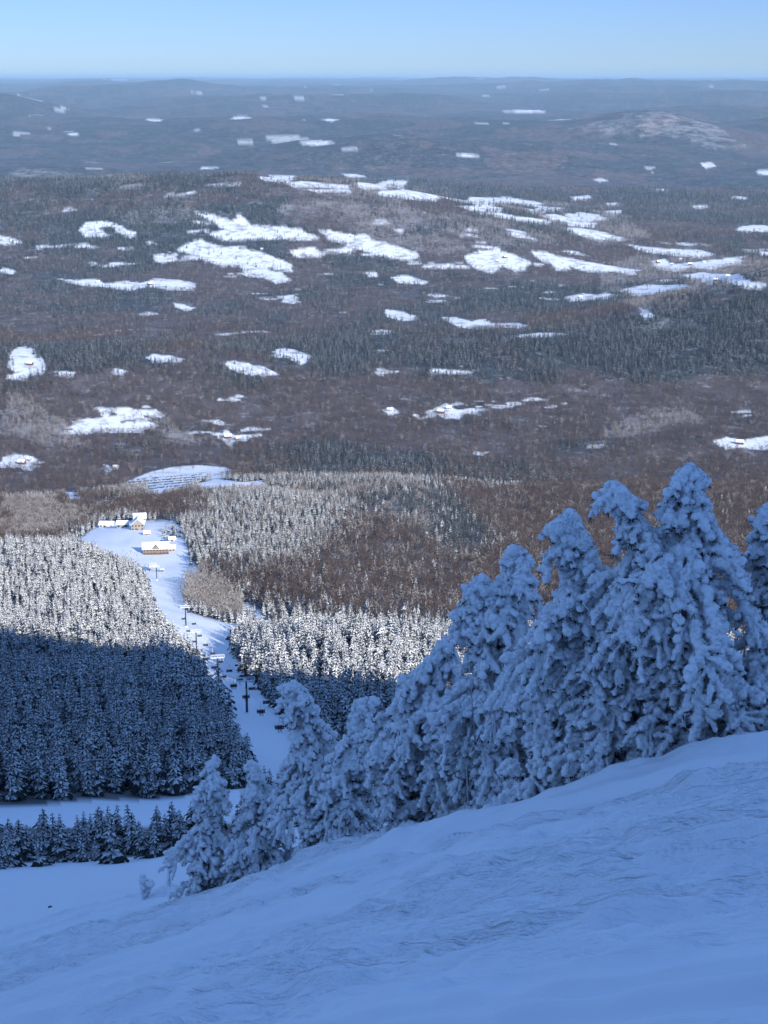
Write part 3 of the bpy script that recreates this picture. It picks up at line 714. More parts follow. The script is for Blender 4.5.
def main_pieces(co, q, small=900):
    n = len(co); lab = np.arange(n); e0 = q.ravel(); e1 = np.roll(q, -1, 1).ravel()
    for _ in range(60):
        m = np.minimum(lab[e0], lab[e1]); new = lab.copy(); np.minimum.at(new, e0, m); np.minimum.at(new, e1, m)
        for _ in range(4): new = new[new]
        if (new == lab).all(): break
        lab = new
    cnt = np.bincount(lab, minlength=n); keep = cnt[lab] >= small
    idx = np.cumsum(keep)-1
    return co[keep], idx[q[keep[q[:, 0]]]]
def rime_tree(label, base, r_tree, spines, seed, vox=.0165, dens=1., base_r=None, gap=1., group=None):
    """spines: list of (pixel polyline from foot to tip, [half widths in px], fat at tip, first height fraction with boughs)"""
    rs = np.random.RandomState(seed)
    h = hit(base[0], base[1], 4)
    d_ = ray(*base); sl = .426-.45*d_[0]/d_[1]; den = -d_[2]/d_[1]-sl
    r0 = 2.2/den/d_[1] if den > .03 else 99.
    r0 = min(r0, np.interp(base[0], [0, 170, 245, 300, 400, 500, 640, 768], [50, 33, 31, 30, 27.5, 24.5, 22, 20]))
    d = ray(*base)*r0; ox, oy = d[0], d[1]; oz = float(height(ox, oy))
    def world(u, v, dd=0.):
        q = ray(u, v); rr = (oy+dd)/q[1]; return q*rr
    P = []; R = []; NP = []; TR = []
    px = oy/F*1.06
    def chain(a, b, ra, rb, sag=0., jit=.3):
        a = np.asarray(a, float); b = np.asarray(b, float); L = np.linalg.norm(b-a); n = max(2, int(L/(.55*(ra+rb)/2))+1)
        t = np.linspace(0, 1, n); q = a+(b-a)*t[:, None]; q[:, 2] -= sag*(t**1.8)
        rr = (ra+(rb-ra)*t)*rs.uniform(.75, 1.3, n)
        q += rs.normal(0, 1, q.shape)*rr[:, None]*jit
        P.extend(q); R.extend(rr); return q
    for (line, hw, tip, first) in spines:
        W_ = [world(u, v) for u, v in line]
        if line is spines[0][0]: W_[0] = np.array([ox, oy, oz-.15])
        W_ = np.array(W_); W_[:, 1] += np.cumsum(rs.uniform(-.06, .06, len(W_)))
        seg = np.r_[0, np.cumsum(np.linalg.norm(np.diff(W_, axis=0), axis=1))]; L = seg[-1]
        def at(t):
            return np.array([np.interp(t*L, seg, W_[:, k]) for k in range(3)])
        ww = lambda t: np.interp(t, np.linspace(0, 1, len(hw)), hw)*px
        if line is spines[0][0]: TR.append((at, L))
        # the crusted leader
        t = 0.
        while t < 1:
            rad = (.030+.52*tip*px*sstep(first-.05, .9, t)*(1.15-.35*t))*rs.uniform(.75, 1.15)
            if t >= first*.6:
                P.append(at(t)+rs.normal(0, .3, 3)*rad); R.append(rad)
                for _ in range(2 if tip*px > .08 else 1):
                    P.append(at(t)+rs.normal(0, .75, 3)*rad); R.append(rad*rs.uniform(.4, .7))
            t += .035/L*2
        nb = int(L*31*dens)
        for i in range(nb):
            t = first+(1-first)*((i+rs.rand())/nb); t = min(t, .985)
            a = rs.uniform(0, 2*PI); l = ww(t)*rs.uniform(.6, 1.15)*(1+.9*float(vn(t*L*2.1, a*.8+seed, seed))); big = rs.rand() < .05; l = max(.06, l*(1.35 if big else 1)); p0 = at(t)
            dr = np.array([math.cos(a), math.sin(a), 0.])
            up = rs.uniform(-.05, .35)*(1-.3*t)
            p1 = p0+dr*l*.55+np.array([0, 0, up*l*.5]); p2 = p0+dr*l+np.array([0, 0, up*l*.5-l*rs.uniform(.15, .9)])
            br = np.clip(.017+.022*l, .017, .045)*(1+.55*t)
            chain(p0, p1, br*.75, br, 0); q = chain(p1, p2, br*1.1, br*rs.uniform(.9, 1.5), 0)
            if t < .86 and (vox > .015 or i % 6 == 0): NP.extend([p0+(p1-p0)*rs.uniform(.3, 1) for _ in range(3)]+[p1+(p2-p1)*rs.uniform(0, .9)+np.array([0, 0, -br]) for _ in range(3)])
            if rs.rand() < .12:
                e = p1+(p2-p1)*rs.uniform(.3, 1)
                for _ in range(5): P.append(e+rs.normal(0, .05, 3)*np.array([1.3, 1.3, .7])); R.append(rs.uniform(.035, .075)*(1+.4*t))
            # side twigs and hanging fingers
            for _ in range(int(3+l*14*gap)):
                f = rs.uniform(.2, 1); s = p0+(p1-p0)*f/.55*.55 if f < .55 else p1+(p2-p1)*(f-.55)/.45
                aa = a+rs.choice([-1, 1])*rs.uniform(.5, 1.3); ll = l*rs.uniform(.14, .36)+.04
                e = s+np.array([math.cos(aa)*ll, math.sin(aa)*ll, rs.uniform(-1.9, .1)*ll])
                tr = rs.uniform(.011, .024)*(1+.4*t)
                chain(s, e, tr*.8, tr*rs.uniform(1, 1.7), 0, .25)
                if vox > .015: NP.append(e+np.array([0, 0, -tr*1.4]))
    # boughs near the ground sink into drifted snow
    co, nm, q = union('crown', np.array(P), np.array(R), vox, rs)
    cz = co*np.array([1, 1, .5]); dsp = .026*(np.abs(n3(co, 6.5, seed))-.2)+.030*(np.abs(n3(cz, 14, seed+5))-.22)+.020*(np.abs(n3(co, 32, seed+9))-.22)
    co = co+nm*dsp[:, None]
    co, q = main_pieces(co, q)
    root = empty('rime_spruce', (ox, oy, oz)); o3 = np.array([ox, oy, oz])
    tag(root, label, 'spruce tree', group)
    # feathers of rime standing on the crust
    e1 = co[q[:, 1]]-co[q[:, 0]]; e2 = co[q[:, 2]]-co[q[:, 0]]; fn = np.cross(e1, e2); fn /= np.linalg.norm(fn, axis=1)[:, None]+1e-9
    pick = rs.rand(len(q)) < .12; c0 = co[q[pick, 0]]; nn = fn[pick]
    dv = nn+rs.normal(0, .55, nn.shape)+np.array([-.25, -.15, -.05]); dv /= np.linalg.norm(dv, axis=1)[:, None]; ln = rs.uniform(.018, .055, len(c0))[:, None]
    sd = np.cross(dv, rs.normal(0, 1, dv.shape)); sd /= np.linalg.norm(sd, axis=1)[:, None]+1e-9; wd = ln*rs.uniform(.18, .34, (len(c0), 1)); th_ = np.cross(dv, sd)*wd*.8
    b0 = len(co); SV = np.stack([c0-sd*wd, c0+sd*wd, c0+th_, c0+dv*ln], 1).reshape(-1, 3)
    ii = b0+4*np.arange(len(c0))[:, None]; ST = np.concatenate([ii+np.array([[0, 1, 3]]), ii+np.array([[1, 2, 3]]), ii+np.array([[2, 0, 3]])])
    mk('crown', np.vstack([co, SV])-o3, [q, ST], M_rime, root, smooth=True)
    # trunks
    V = []; Q = []; 
    for (at, L) in TR:
        n = 8; sg = 9
        for s in range(sg+1):
            c = at(s/sg*.97); rr = .075*(1-s/sg*.8)*min(1.4, L/3)
            for k_ in range(n): V.append(c+np.array([math.cos(2*PI*k_/n)*rr, math.sin(2*PI*k_/n)*rr, 0])-o3)
        b = len(V)-(sg+1)*n
        for s in range(sg):
            for k_ in range(n): Q.append((b+s*n+k_, b+s*n+(k_+1) % n, b+s*n+n+(k_+1) % n, b+s*n+n+k_))
    mk('trunk', V, np.array(Q), M_bark, root, smooth=True)
    # dark needle sprays that the ice has not closed over
    NPa = np.array(NP); m = len(NPa); kk = 12
    c = np.repeat(NPa, kk, 0); dv = rs.normal(0, 1, c.shape); dv[:, 2] -= .5; dv /= np.linalg.norm(dv, axis=1)[:, None]; ln = rs.uniform(.04, .11, len(c))[:, None]
    sd = np.cross(dv, rs.normal(0, 1, c.shape)); sd /= np.linalg.norm(sd, axis=1)[:, None]+1e-9
    V = np.stack([c-sd*.007, c+sd*.007, c+dv*ln], 1).reshape(-1, 3)-o3
    mk('needle_sprays', V, np.arange(len(V)).reshape(-1, 3), M_needle, root)
    return root

def build_rime():
    T = []
    def t(*a, **k): T.append(rime_tree(*a, **k))
    S1 = 'rime covered summit spruces along the edge of the piste'
    # right to left
    t('tall rime crusted spruce partly out of view, first one right of the two headed spruce', (772, 706), 0, [([(776, 712), (778, 640), (772, 570), (770, 500)], [46, 40, 26, 13], 9, .08)], 21, base_r=20.5)
    t('tallest, widest rime crusted spruce with two heads, the left one leaning out like an arm', (688, 742), 0, [
        ([(690, 748), (686, 660), (684, 590), (692, 520), (690, 468)], [52, 62, 58, 40, 15], 15, .10),
        ([(684, 640), (660, 570), (634, 520), (616, 488)], [22, 30, 22, 13], 13, .35)], 22, base_r=17.5, dens=1.25)
    t('low rime mound on arching boughs under the tallest spruce', (640, 748), 0, [([(648, 752), (640, 712), (630, 690)], [44, 42, 20], 14, .05), ([(690, 740), (706, 700), (700, 668), (680, 650)], [18, 22, 20, 12], 10, .1)], 23, base_r=15.6, gap=1.2)
    t('spire shaped rime spruce with a stubby side arm, third head from the right edge', (590, 776), 0, [
        ([(606, 782), (612, 712), (596, 640), (576, 570), (568, 518)], [46, 56, 46, 28, 12], 12, .07),
        ([(600, 640), (616, 610), (640, 640), (650, 690)], [20, 24, 24, 20], 13, .3)], 24, base_r=17.8, dens=1.2)
    t('broad shouldered rime spruce with a rounded top left of the spire shaped one', (492, 792), 0, [
        ([(486, 806), (492, 720), (504, 640), (512, 580), (516, 548)], [54, 60, 52, 30, 13], 13, .06),
        ([(488, 680), (478, 620), (484, 580)], [28, 30, 18], 12, .3)], 25, base_r=21, dens=1.2)
    t('bush like rime spruce filling the gap at the foot of the spire shaped one', (545, 786), 0, [([(548, 792), (545, 740), (538, 690)], [34, 34, 16], 9, .05)], 26, base_r=18.6)
    t('rime spruce with a bent top leaning against the broad shouldered one', (440, 806), 0, [([(444, 812), (440, 740), (436, 680), (446, 642)], [36, 40, 30, 12], 9, .08)], 27, base_r=24)
    t('short rime spruce with drooping boughs and a blunt head, right of the forked one', (398, 822), 0, [([(400, 830), (400, 770), (402, 720), (404, 686)], [36, 38, 28, 13], 10, .08)], 28, base_r=24.5)
    t('slim rime spruce with a dark open foot between two heavier ones', (356, 830), 0, [([(356, 836), (352, 780), (356, 730), (360, 700)], [28, 30, 22, 10], 8, .12)], 29, base_r=27)
    t('leaning rime spruce with a hooked tip beside the lower end of the piste', (318, 842), 0, [([(322, 848), (318, 790), (312, 740), (302, 700), (291, 683)], [30, 34, 28, 16, 8], 7, .08)], 30, base_r=28)
    t('small rime spruce with a forked top between the hooked one and the lone outermost one', (262, 858), 0, [([(266, 862), (264, 820), (256, 790), (252, 764)], [26, 26, 18, 7], 5.5, .06), ([(268, 830), (276, 800), (280, 780)], [16, 14, 8], 5, .3)], 31, base_r=31)
    t('cone shaped rime spruce farthest down the slope, at the low end of the row', (206, 880), 0, [([(208, 886), (206, 840), (208, 800), (212, 764)], [27, 24, 17, 7], 6.5, .04)], 32, base_r=33)
    t('low rime shrub at the foot of the forked small spruce', (240, 868), 0, [([(240, 872), (242, 842)], [18, 10], 5, .05)], 34, base_r=30)
    t('low rime bush spreading at the foot of the broad shouldered spruce', (512, 794), 0, [([(512, 798), (514, 762)], [26, 14], 6, .03)], 35, base_r=18.5)
    t('rounded rime lump poking in at the right edge above the snow', (776, 690), 0, [([(778, 728), (782, 690), (786, 662)], [20, 24, 14], 12, .1)], 36, base_r=14.5)
    t('low rime bush between the mound and the spire shaped spruce', (610, 768), 0, [([(606, 772), (600, 742)], [26, 16], 8, .03)], 37, base_r=16.6)
    t('low crusted shrub below the hooked spruce', (330, 836), 0, [([(334, 838), (336, 806)], [20, 12], 6, .03)], 38, base_r=26)
    t('tiny rime coated twig sticking out of the snow near the outermost spruce', (147, 884), 0, [([(148, 885), (144, 881), (141, 878)], [3, 3, 1], .6, .1), ([(147, 884), (150, 880)], [2, 1], .5, .1)], 39, base_r=33, vox=.012, dens=.5)
    return T
# ------------------------------------------------------------------ small builders
class MB:
    def __init__(s): s.V = []; s.Q = []; s.T = []
    def box(s, c, d, rz=0, taper=1.):
        i = len(s.V); cz, sz = math.cos(rz), math.sin(rz)
        for k, (x, y, z) in enumerate([(-1,-1,-1),(1,-1,-1),(1,1,-1),(-1,1,-1),(-1,-1,1),(1,-1,1),(1,1,1),(-1,1,1)]):
            t = taper if z > 0 else 1
            X = x*d[0]/2*t; Y = y*d[1]/2*t
            s.V.append((c[0]+X*cz-Y*sz, c[1]+X*sz+Y*cz, c[2]+z*d[2]/2))
        s.Q += [tuple(i+a for a in f) for f in ((0,3,2,1),(4,5,6,7),(0,1,5,4),(1,2,6,5),(2,3,7,6),(3,0,4,7))]
        return s
    def tube(s, a, b, r, n=6, r2=None):
        a = np.array(a, float); b = np.array(b, float); r2 = r if r2 is None else r2
        d = b-a; d /= np.linalg.norm(d)+1e-9; u = np.cross(d, [0, 0, 1.] if abs(d[2]) < .9 else [1., 0, 0]); u /= np.linalg.norm(u); w = np.cross(d, u)
        i = len(s.V)
        for p, rr in ((a, r), (b, r2)):
            for k in range(n): s.V.append(tuple(p+(u*math.cos(2*PI*k/n)+w*math.sin(2*PI*k/n))*rr))
        for k in range(n): s.Q.append((i+k, i+(k+1) % n, i+n+(k+1) % n, i+n+k))
        s.V += [tuple(a), tuple(b)]
        for k in range(n): s.T += [(i+2*n, i+(k+1) % n, i+k), (i+2*n+1, i+n+k, i+n+(k+1) % n)]
        return s
    def poly(s, V, F):
        i = len(s.V); s.V += [tuple(v) for v in V]
        for f in F: (s.Q if len(f) == 4 else s.T).append(tuple(i+a for a in f))
        return s
    def build(s, name, mat, parent=None, link=True):
        return mk(name, np.array(s.V), [np.array(s.Q), np.array(s.T)], mat, parent, link=link)

def clone(o, loc=None, rz=None, label=None, group=None):
    c = o.copy(); COL.objects.link(c)
    if loc is not None: c.location = loc
    if rz is not None: c.rotation_euler = (0, 0, rz)
    if label: c['label'] = label
    if group: c['group'] = group
    for ch in o.children:
        d = ch.copy(); COL.objects.link(d); d.parent = c
        for g in ch.children:
            e = g.copy(); COL.objects.link(e); e.parent = d
    return c

M_steel = flat('dark_steel', (.05, .055, .06), .5)
M_rail = flat('frosted_rail', (.62, .66, .70), .7)
M_snowcap = flat('snow_cover', (.84, .87, .9), .75, .03)
M_seat = flat('chair_seat_black', (.02, .02, .025), .6)
M_wood = flat('varnished_siding', (.22, .165, .13), .7)
M_tan = flat('tan_siding', (.30, .26, .22), .8)
M_red = flat('rust_red_siding', (.15, .06, .05), .8)
M_white = flat('white_siding', (.5, .5, .49), .7)
M_grey = flat('grey_siding', (.25, .26, .28), .8)
M_glass = flat('dark_glass', (.03, .04, .05), .15)
M_stone = flat('dark_rock', (.06, .055, .05), .9)

# ------------------------------------------------------------------ people
def skin_body(name, verts, edges, rad, mat):
    me = bpy.data.meshes.new(name); me.from_pydata(verts, edges, [])
    o = bpy.data.objects.new(name, me); COL.objects.link(o)
    md = o.modifiers.new('s', 'SKIN')
    for i, r in enumerate(rad): me.skin_vertices[0].data[i].radius = (r, r)
    me.skin_vertices[0].data[0].use_root = True
    o.modifiers.new('u', 'SUBSURF').levels = 1
    dg = bpy.context.evaluated_depsgraph_get(); ev = o.evaluated_get(dg); nm = bpy.data.meshes.new_from_object(ev)
    bpy.data.objects.remove(o, do_unlink=True); nm.name = name; nm.materials.clear(); nm.materials.append(mat)
    for p in nm.polygons: p.use_smooth = True
    return nm
def person_proto(seated, jacket, key):
    if seated:   # faces -Y, hips at the origin
        v = [(0,0,.1),(0,.02,.35),(0,.03,.55),(0,0,.66),(0,-.02,.80), (.1,-.02,.08),(.13,-.45,.08),(.14,-.5,-.38),(.14,-.66,-.42), (-.1,-.02,.08),(-.13,-.45,.08),(-.14,-.5,-.38),(-.14,-.66,-.42), (.2,.02,.52),(.27,-.08,.3),(.16,-.32,.28),(-.2,.02,.52),(-.27,-.08,.3),(-.16,-.32,.28)]
    else:        # standing, feet at the origin
        v = [(0,0,.92),(0,.0,1.15),(0,.0,1.4),(0,0,1.5),(0,-.02,1.64), (.1,0,.86),(.12,-.06,.48),(.13,.02,.1),(.13,-.14,.06), (-.1,0,.86),(-.12,-.06,.48),(-.13,.02,.1),(-.13,-.14,.06), (.2,0,1.38),(.28,.0,1.12),(.3,-.2,.98),(-.2,0,1.38),(-.28,.0,1.12),(-.3,-.2,.98)]
    e = [(0,1),(1,2),(2,3),(3,4),(0,5),(5,6),(6,7),(7,8),(0,9),(9,10),(10,11),(11,12),(2,13),(13,14),(14,15),(2,16),(16,17),(17,18)]
    rad = [.17,.16,.16,.07,.11, .11,.09,.07,.06, .11,.09,.07,.06, .08,.065,.05,.08,.065,.05]
    body = skin_body('person', v, e, rad, jacket)
    o = bpy.data.objects.new('person', body); COL.objects.link(o)
    hz = v[4][2]+.02
    h = MB(); h.tube((0, 0, hz-.02), (0, 0, hz+.15), .135, 8, .07).build('helmet', M_seat, o)
    s = MB(); fy, fz = (v[8][1], v[8][2]-.08)
    for x in (.13, -.13): s.box((x, fy-.0, fz+(.0 if seated else .03)), (.09, 1.65, .02))
    s.build('skis', M_seat, o)
    return o

# ------------------------------------------------------------------ chairlift
def build_lift():
    a = hit(247, 713); b = hit(153, 571)
    d = (b-a)[:2]; Ltot = np.hypot(*d); d = d/Ltot; nrm = np.array([d[1], -d[0]])     # nrm points right of the line, seen going down
    up = np.array([-d[0], -d[1]])
    rz = math.atan2(d[0], d[1]); rz = -rz
    def on(s): return a[:2]+d*s
    stops = []
    for (u, v) in ((247, 713), (224, 685), (204, 656), (190, 628)):
        h = hit(u, v); stops.append(float(np.dot(h[:2]-a[:2], d)))
    stops += [stops[-1]+(Ltot-stops[-1])*f for f in (.83,)]
    stops = [stops[0]-150]+stops
    HT = 10.8; half = 2.1
    tops = []
    def tower(label, s):
        p = on(s); z = float(base_z(p[0], p[1]))
        t = tag(empty('lift_tower', (p[0], p[1], z), rz), label, 'lift tower', 'chairlift towers down the ski run')
        MB().tube((0, 0, -.5), (0, 0, HT), .42, 10, .28).build('pole', M_steel, t)
        MB().tube((0, 0, -.6), (0, 0, .35), .75, 10).build('footing', M_snowcap, t)
        MB().box((0, 0, HT+.1), (5.2, .35, .4)).build('crossarm', M_rail, t)
        for sx in (-1, 1):
            m = MB(); m.box((sx*half, 0, HT-.25), (.16, 3.4, .22))
            for q in (-1.4, -.7, 0, .7, 1.4): m.tube((sx*half-.1, q, HT-.5), (sx*half+.1, q, HT-.5), .25, 8)
            m.build('sheave_assembly', M_rail, t)
        f = MB(); z1 = HT+1.25
        for y in (-.5, .5):
            f.tube((-2.7, y, z1), (2.7, y, z1), .09, 5); f.tube((-2.7, y, HT+.25), (2.7, y, HT+.25), .07, 5)
            for x in (-2.7, 0, 2.7): f.tube((x, y, HT+.25), (x, y, z1), .09, 5)
        f.build('work_platform_rails', M_rail, t)
        l = MB()
        for sx in (-.18, .18): l.tube((sx, -.45, .8), (sx, -.35, HT), .03, 4)
        for q in range(24): l.tube((-.18, -.44, 1+q*.4), (.18, -.44, 1+q*.4), .02, 4)
        l.build('ladder', M_steel, t)
        return z+HT-.25
    names = ['lift tower hidden behind the rime spruces, nearest the summit', 'nearest lift tower in view, its whole dark pole clear against the shaded piste', 'second lift tower down, beside the dark trees', 'third lift tower down, small, its top against the shaded piste', 'lift tower where the shaded piste meets the sunlit part', 'lift tower just above the bottom station']
    for nm, s in zip(names, stops): tops.append((s, tower(nm, s)))
    pe = on(Ltot); ze = float(base_z(pe[0], pe[1])); tops.append((Ltot, ze+5.2))
    p0 = on(stops[0]-170); tops.insert(0, (stops[0]-170, float(base_z(p0[0], p0[1]))+9))
    ss = np.array([q[0] for q in tops]); zz = np.array([q[1] for q in tops])
    def rope(s):
        z = np.interp(s, ss, zz); i = np.clip(np.searchsorted(ss, s)-1, 0, len(ss)-2); f = (s-ss[i])/(ss[i+1]-ss[i])
        return z-4*f*(1-f)*(ss[i+1]-ss[i])*.006
    m = MB()
    grid = np.linspace(ss[0], ss[-1], 140)
    for sx in (-1, 1):
        for s0, s1 in zip(grid[:-1], grid[1:]):
            q0 = on(s0)+nrm*sx*half; q1 = on(s1)+nrm*sx*half
            m.tube((*q0, rope(s0)), (*q1, rope(s1)), .028, 4)
    o = tag(m.build('haul_rope', M_steel), 'thin steel haul rope running down over the lift towers', 'cable')
    # chairs
    ch = empty('lift_chair', (0, 0, 0)); tag(ch, 'x', 'lift chair', 'chairs of the chairlift')
    h = MB(); h.tube((0, 0, .05), (0, 0, -.2), .12, 6); h.tube((0, 0, -.1), (0, .45, -1.2), .07, 5); h.tube((0, .45, -1.2), (0, .40, -2.1), .07, 5); h.build('hanger', M_rail, ch)
    f = MB()
    for x in (-1.1, 1.1):
        f.tube((x, .35, -1.9), (x, .38, -2.95), .05, 5); f.tube((x, .38, -2.95), (x, -.2, -2.95), .05, 5)
    f.tube((-1.1, .38, -2.1), (1.1, .38, -2.1), .055, 5); f.build('chair_frame', M_steel, ch)
    MB().box((0, .08, -2.92), (2.2, .55, .10)).build('seat', M_seat, ch)
    MB().box((0, .38, -2.55), (2.2, .09, .52)).build('backrest', M_seat, ch)
    s_lead = float(np.dot((hit(285, 762)[:2])-a[:2], d))
    riders = {}
    first = True; PR = [person_proto(True, flat('dark_jacket', (.025, .03, .05)), 'a'), person_proto(True, flat('deep_red_jacket', (.12, .02, .03)), 'b')]
    used = [False, False]
    k0 = -4
    lanes = ((-1, 0.), (1, 24.))
    for sx, off in lanes:
        for k in range(-3, 24):
            s = stops[1]-108+off+k*43.5
            if s > Ltot-14 or s < ss[0]+15 or s > stops[4]+20: continue
            p = on(s)+nrm*sx*half; z = float(rope(s))
            u, v = project(p[0], p[1], z-2.6)
            side = 'left' if sx < 0 else 'right'
            occupied = (sx < 0 and k in (0, 1, 2, 3))
            if occupied: lb = ('lowest in the picture', 'second from the low end', 'third from the low end', 'fourth from the low end')[k]; lb = 'occupied lift chair over the shaded piste, '+lb
            elif v < 625: lb = 'empty lift chair above the sunlit piste, far down the line'
            else: lb = 'empty lift chair hanging over the shaded piste'
            c = ch if first else clone(ch)
            first = False
            c.location = (p[0], p[1], z); c.rotation_euler = (0, 0, rz); c['label'] = lb
            if occupied:
                n = (2, 2, 2, 3)[k]
                for j in range(n):
                    w = (j+k) % 2; x = (j-(n-1)/2)*.62
                    loc = np.array([p[0]+nrm[0]*x-d[0]*-.0, p[1]+nrm[1]*x, z-2.85])
                    o = PR[w] if not used[w] else clone(PR[w]); used[w] = True
                    o.location = loc; o.rotation_euler = (0, 0, rz)
                    side_w = ('left end', 'right end', 'middle')[(0, 1)[j] if n == 2 else (0, 2, 1)[j]]
                    tag(o, 'rider in %s jacket seated at the %s of the %s occupied chair' % (('dark blue', 'dark red')[w], side_w, ('lowest', 'second lowest', 'third lowest', 'fourth lowest')[k]), 'person', 'riders on the chairlift')
    # bottom station
    st = tag(empty('lift_station', (pe[0], pe[1], ze), rz), 'open sided bottom station of the chairlift with a snow covered canopy', 'lift station')
    m = MB()
    for x in (-3, 3):
        for y in (-5, 3): m.tube((x, y, -1), (x, y, 4.6), .3, 8)
    m.build('legs', M_steel, st); st.children[-1].name = 'support_frame'
    MB().box((0, -1, 5.1), (7.6, 11.5, 1.3), 0, .92).build('canopy', M_grey, st)
    MB().box((0, -1, 5.95), (7.4, 11, .4), 0, .94).build('roof_snow', M_snowcap, st)
    MB().tube((0, 3.4, 3.9), (0, 3.4, 4.25), 2.1, 20).build('bullwheel', M_steel, st)
    p = on(Ltot)+nrm*8; hz = float(base_z(*p)); 
    hut = tag(empty('operator_hut', (p[0], p[1], hz), rz), 'small operator hut beside the bottom station of the lift', 'hut')
    MB().box((0, 0, 1.1), (3, 3, 2.8)).build('wall', M_grey, hut); MB().box((0, 0, 2.75), (3.8, 3.8, .4)).build('roof', M_snowcap, hut); MB().box((0, -1.53, 1.5), (2, .08, .9)).build('window', M_glass, hut)

# ------------------------------------------------------------------ buildings
def gable(name, label, cat, u, v, w, dp, h, rh, wall, rz=0., storeys=2, nwin=5, door=True, chim=False, sidegable=True, group=None, off=(0, 0), parts=True):
    p = hit(u, v); x, y = p[0]+off[0], p[1]+off[1]; z = float(base_z(x, y))-.6
    t = tag(empty(name, (x, y, z), rz), label, cat, group)
    h = h+.6
    m = MB()
    # prism: ridge runs along X when sidegable
    if sidegable:
        V = [(-w/2,-dp/2,0),(w/2,-dp/2,0),(w/2,dp/2,0),(-w/2,dp/2,0),(-w/2,-dp/2,h),(w/2,-dp/2,h),(w/2,dp/2,h),(-w/2,dp/2,h),(-w/2,0,h+rh),(w/2,0,h+rh)]
        m.poly(V, [(0,1,5,4),(2,3,7,6),(1,2,6,5),(3,0,4,7),(5,6,9),(7,4,8)])
        o = .9; e = rh*o/(dp/2)
        r = MB()
        for s in (-1, 1):
            A = [(-w/2-o, s*(dp/2+o), h-e+.12), (w/2+o, s*(dp/2+o), h-e+.12), (w/2+o, 0, h+rh+.12), (-w/2-o, 0, h+rh+.12)]
            B = [(q[0], q[1], q[2]+.45) for q in A]
            r.poly(A+B, [(0,1,2,3),(4,7,6,5),(0,4,5,1),(1,5,6,2),(3,2,6,7),(0,3,7,4)])
    else:
        V = [(-w/2,-dp/2,0),(w/2,-dp/2,0),(w/2,dp/2,0),(-w/2,dp/2,0),(-w/2,-dp/2,h),(w/2,-dp/2,h),(w/2,dp/2,h),(-w/2,dp/2,h),(0,-dp/2,h+rh),(0,dp/2,h+rh)]
        m.poly(V, [(0,1,5,4),(2,3,7,6),(1,2,6,5),(3,0,4,7),(4,5,8),(6,7,9)])
        o = .9; e = rh*o/(w/2); r = MB()
        for s in (-1, 1):
            A = [(s*(w/2+o), -dp/2-o, h-e+.12), (s*(w/2+o), dp/2+o, h-e+.12), (0, dp/2+o, h+rh+.12), (0, -dp/2-o, h+rh+.12)]
            B = [(q[0], q[1], q[2]+.45) for q in A]
            r.poly(A+B, [(0,1,2,3),(4,7,6,5),(0,4,5,1),(1,5,6,2),(3,2,6,7),(0,3,7,4)])
    m.build('wall', wall, t); rf = r.build('roof', M_snowcap, t)
    if chim: MB().box((w*.22, dp*.12, h+rh+.5), (1.2, 1.2, 2.4)).build('chimney', M_stone, rf)
    if parts:
        for s in range(storeys):
            zz = .6+(h-.6)*(s+.55)/storeys
            for k in range(nwin):
                xx = -w/2+w*(k+.5)/nwin
                if door and s == 0 and k == nwin//2: continue
                MB().box((xx, -dp/2-.03, zz), (w/nwin*.5, .1, (h-.6)/storeys*.45)).build('window', M_glass, t)
        if door: MB().box((0, -dp/2-.04, .6+1.1), (1.8, .12, 2.3)).build('door', M_red, t)
    return t

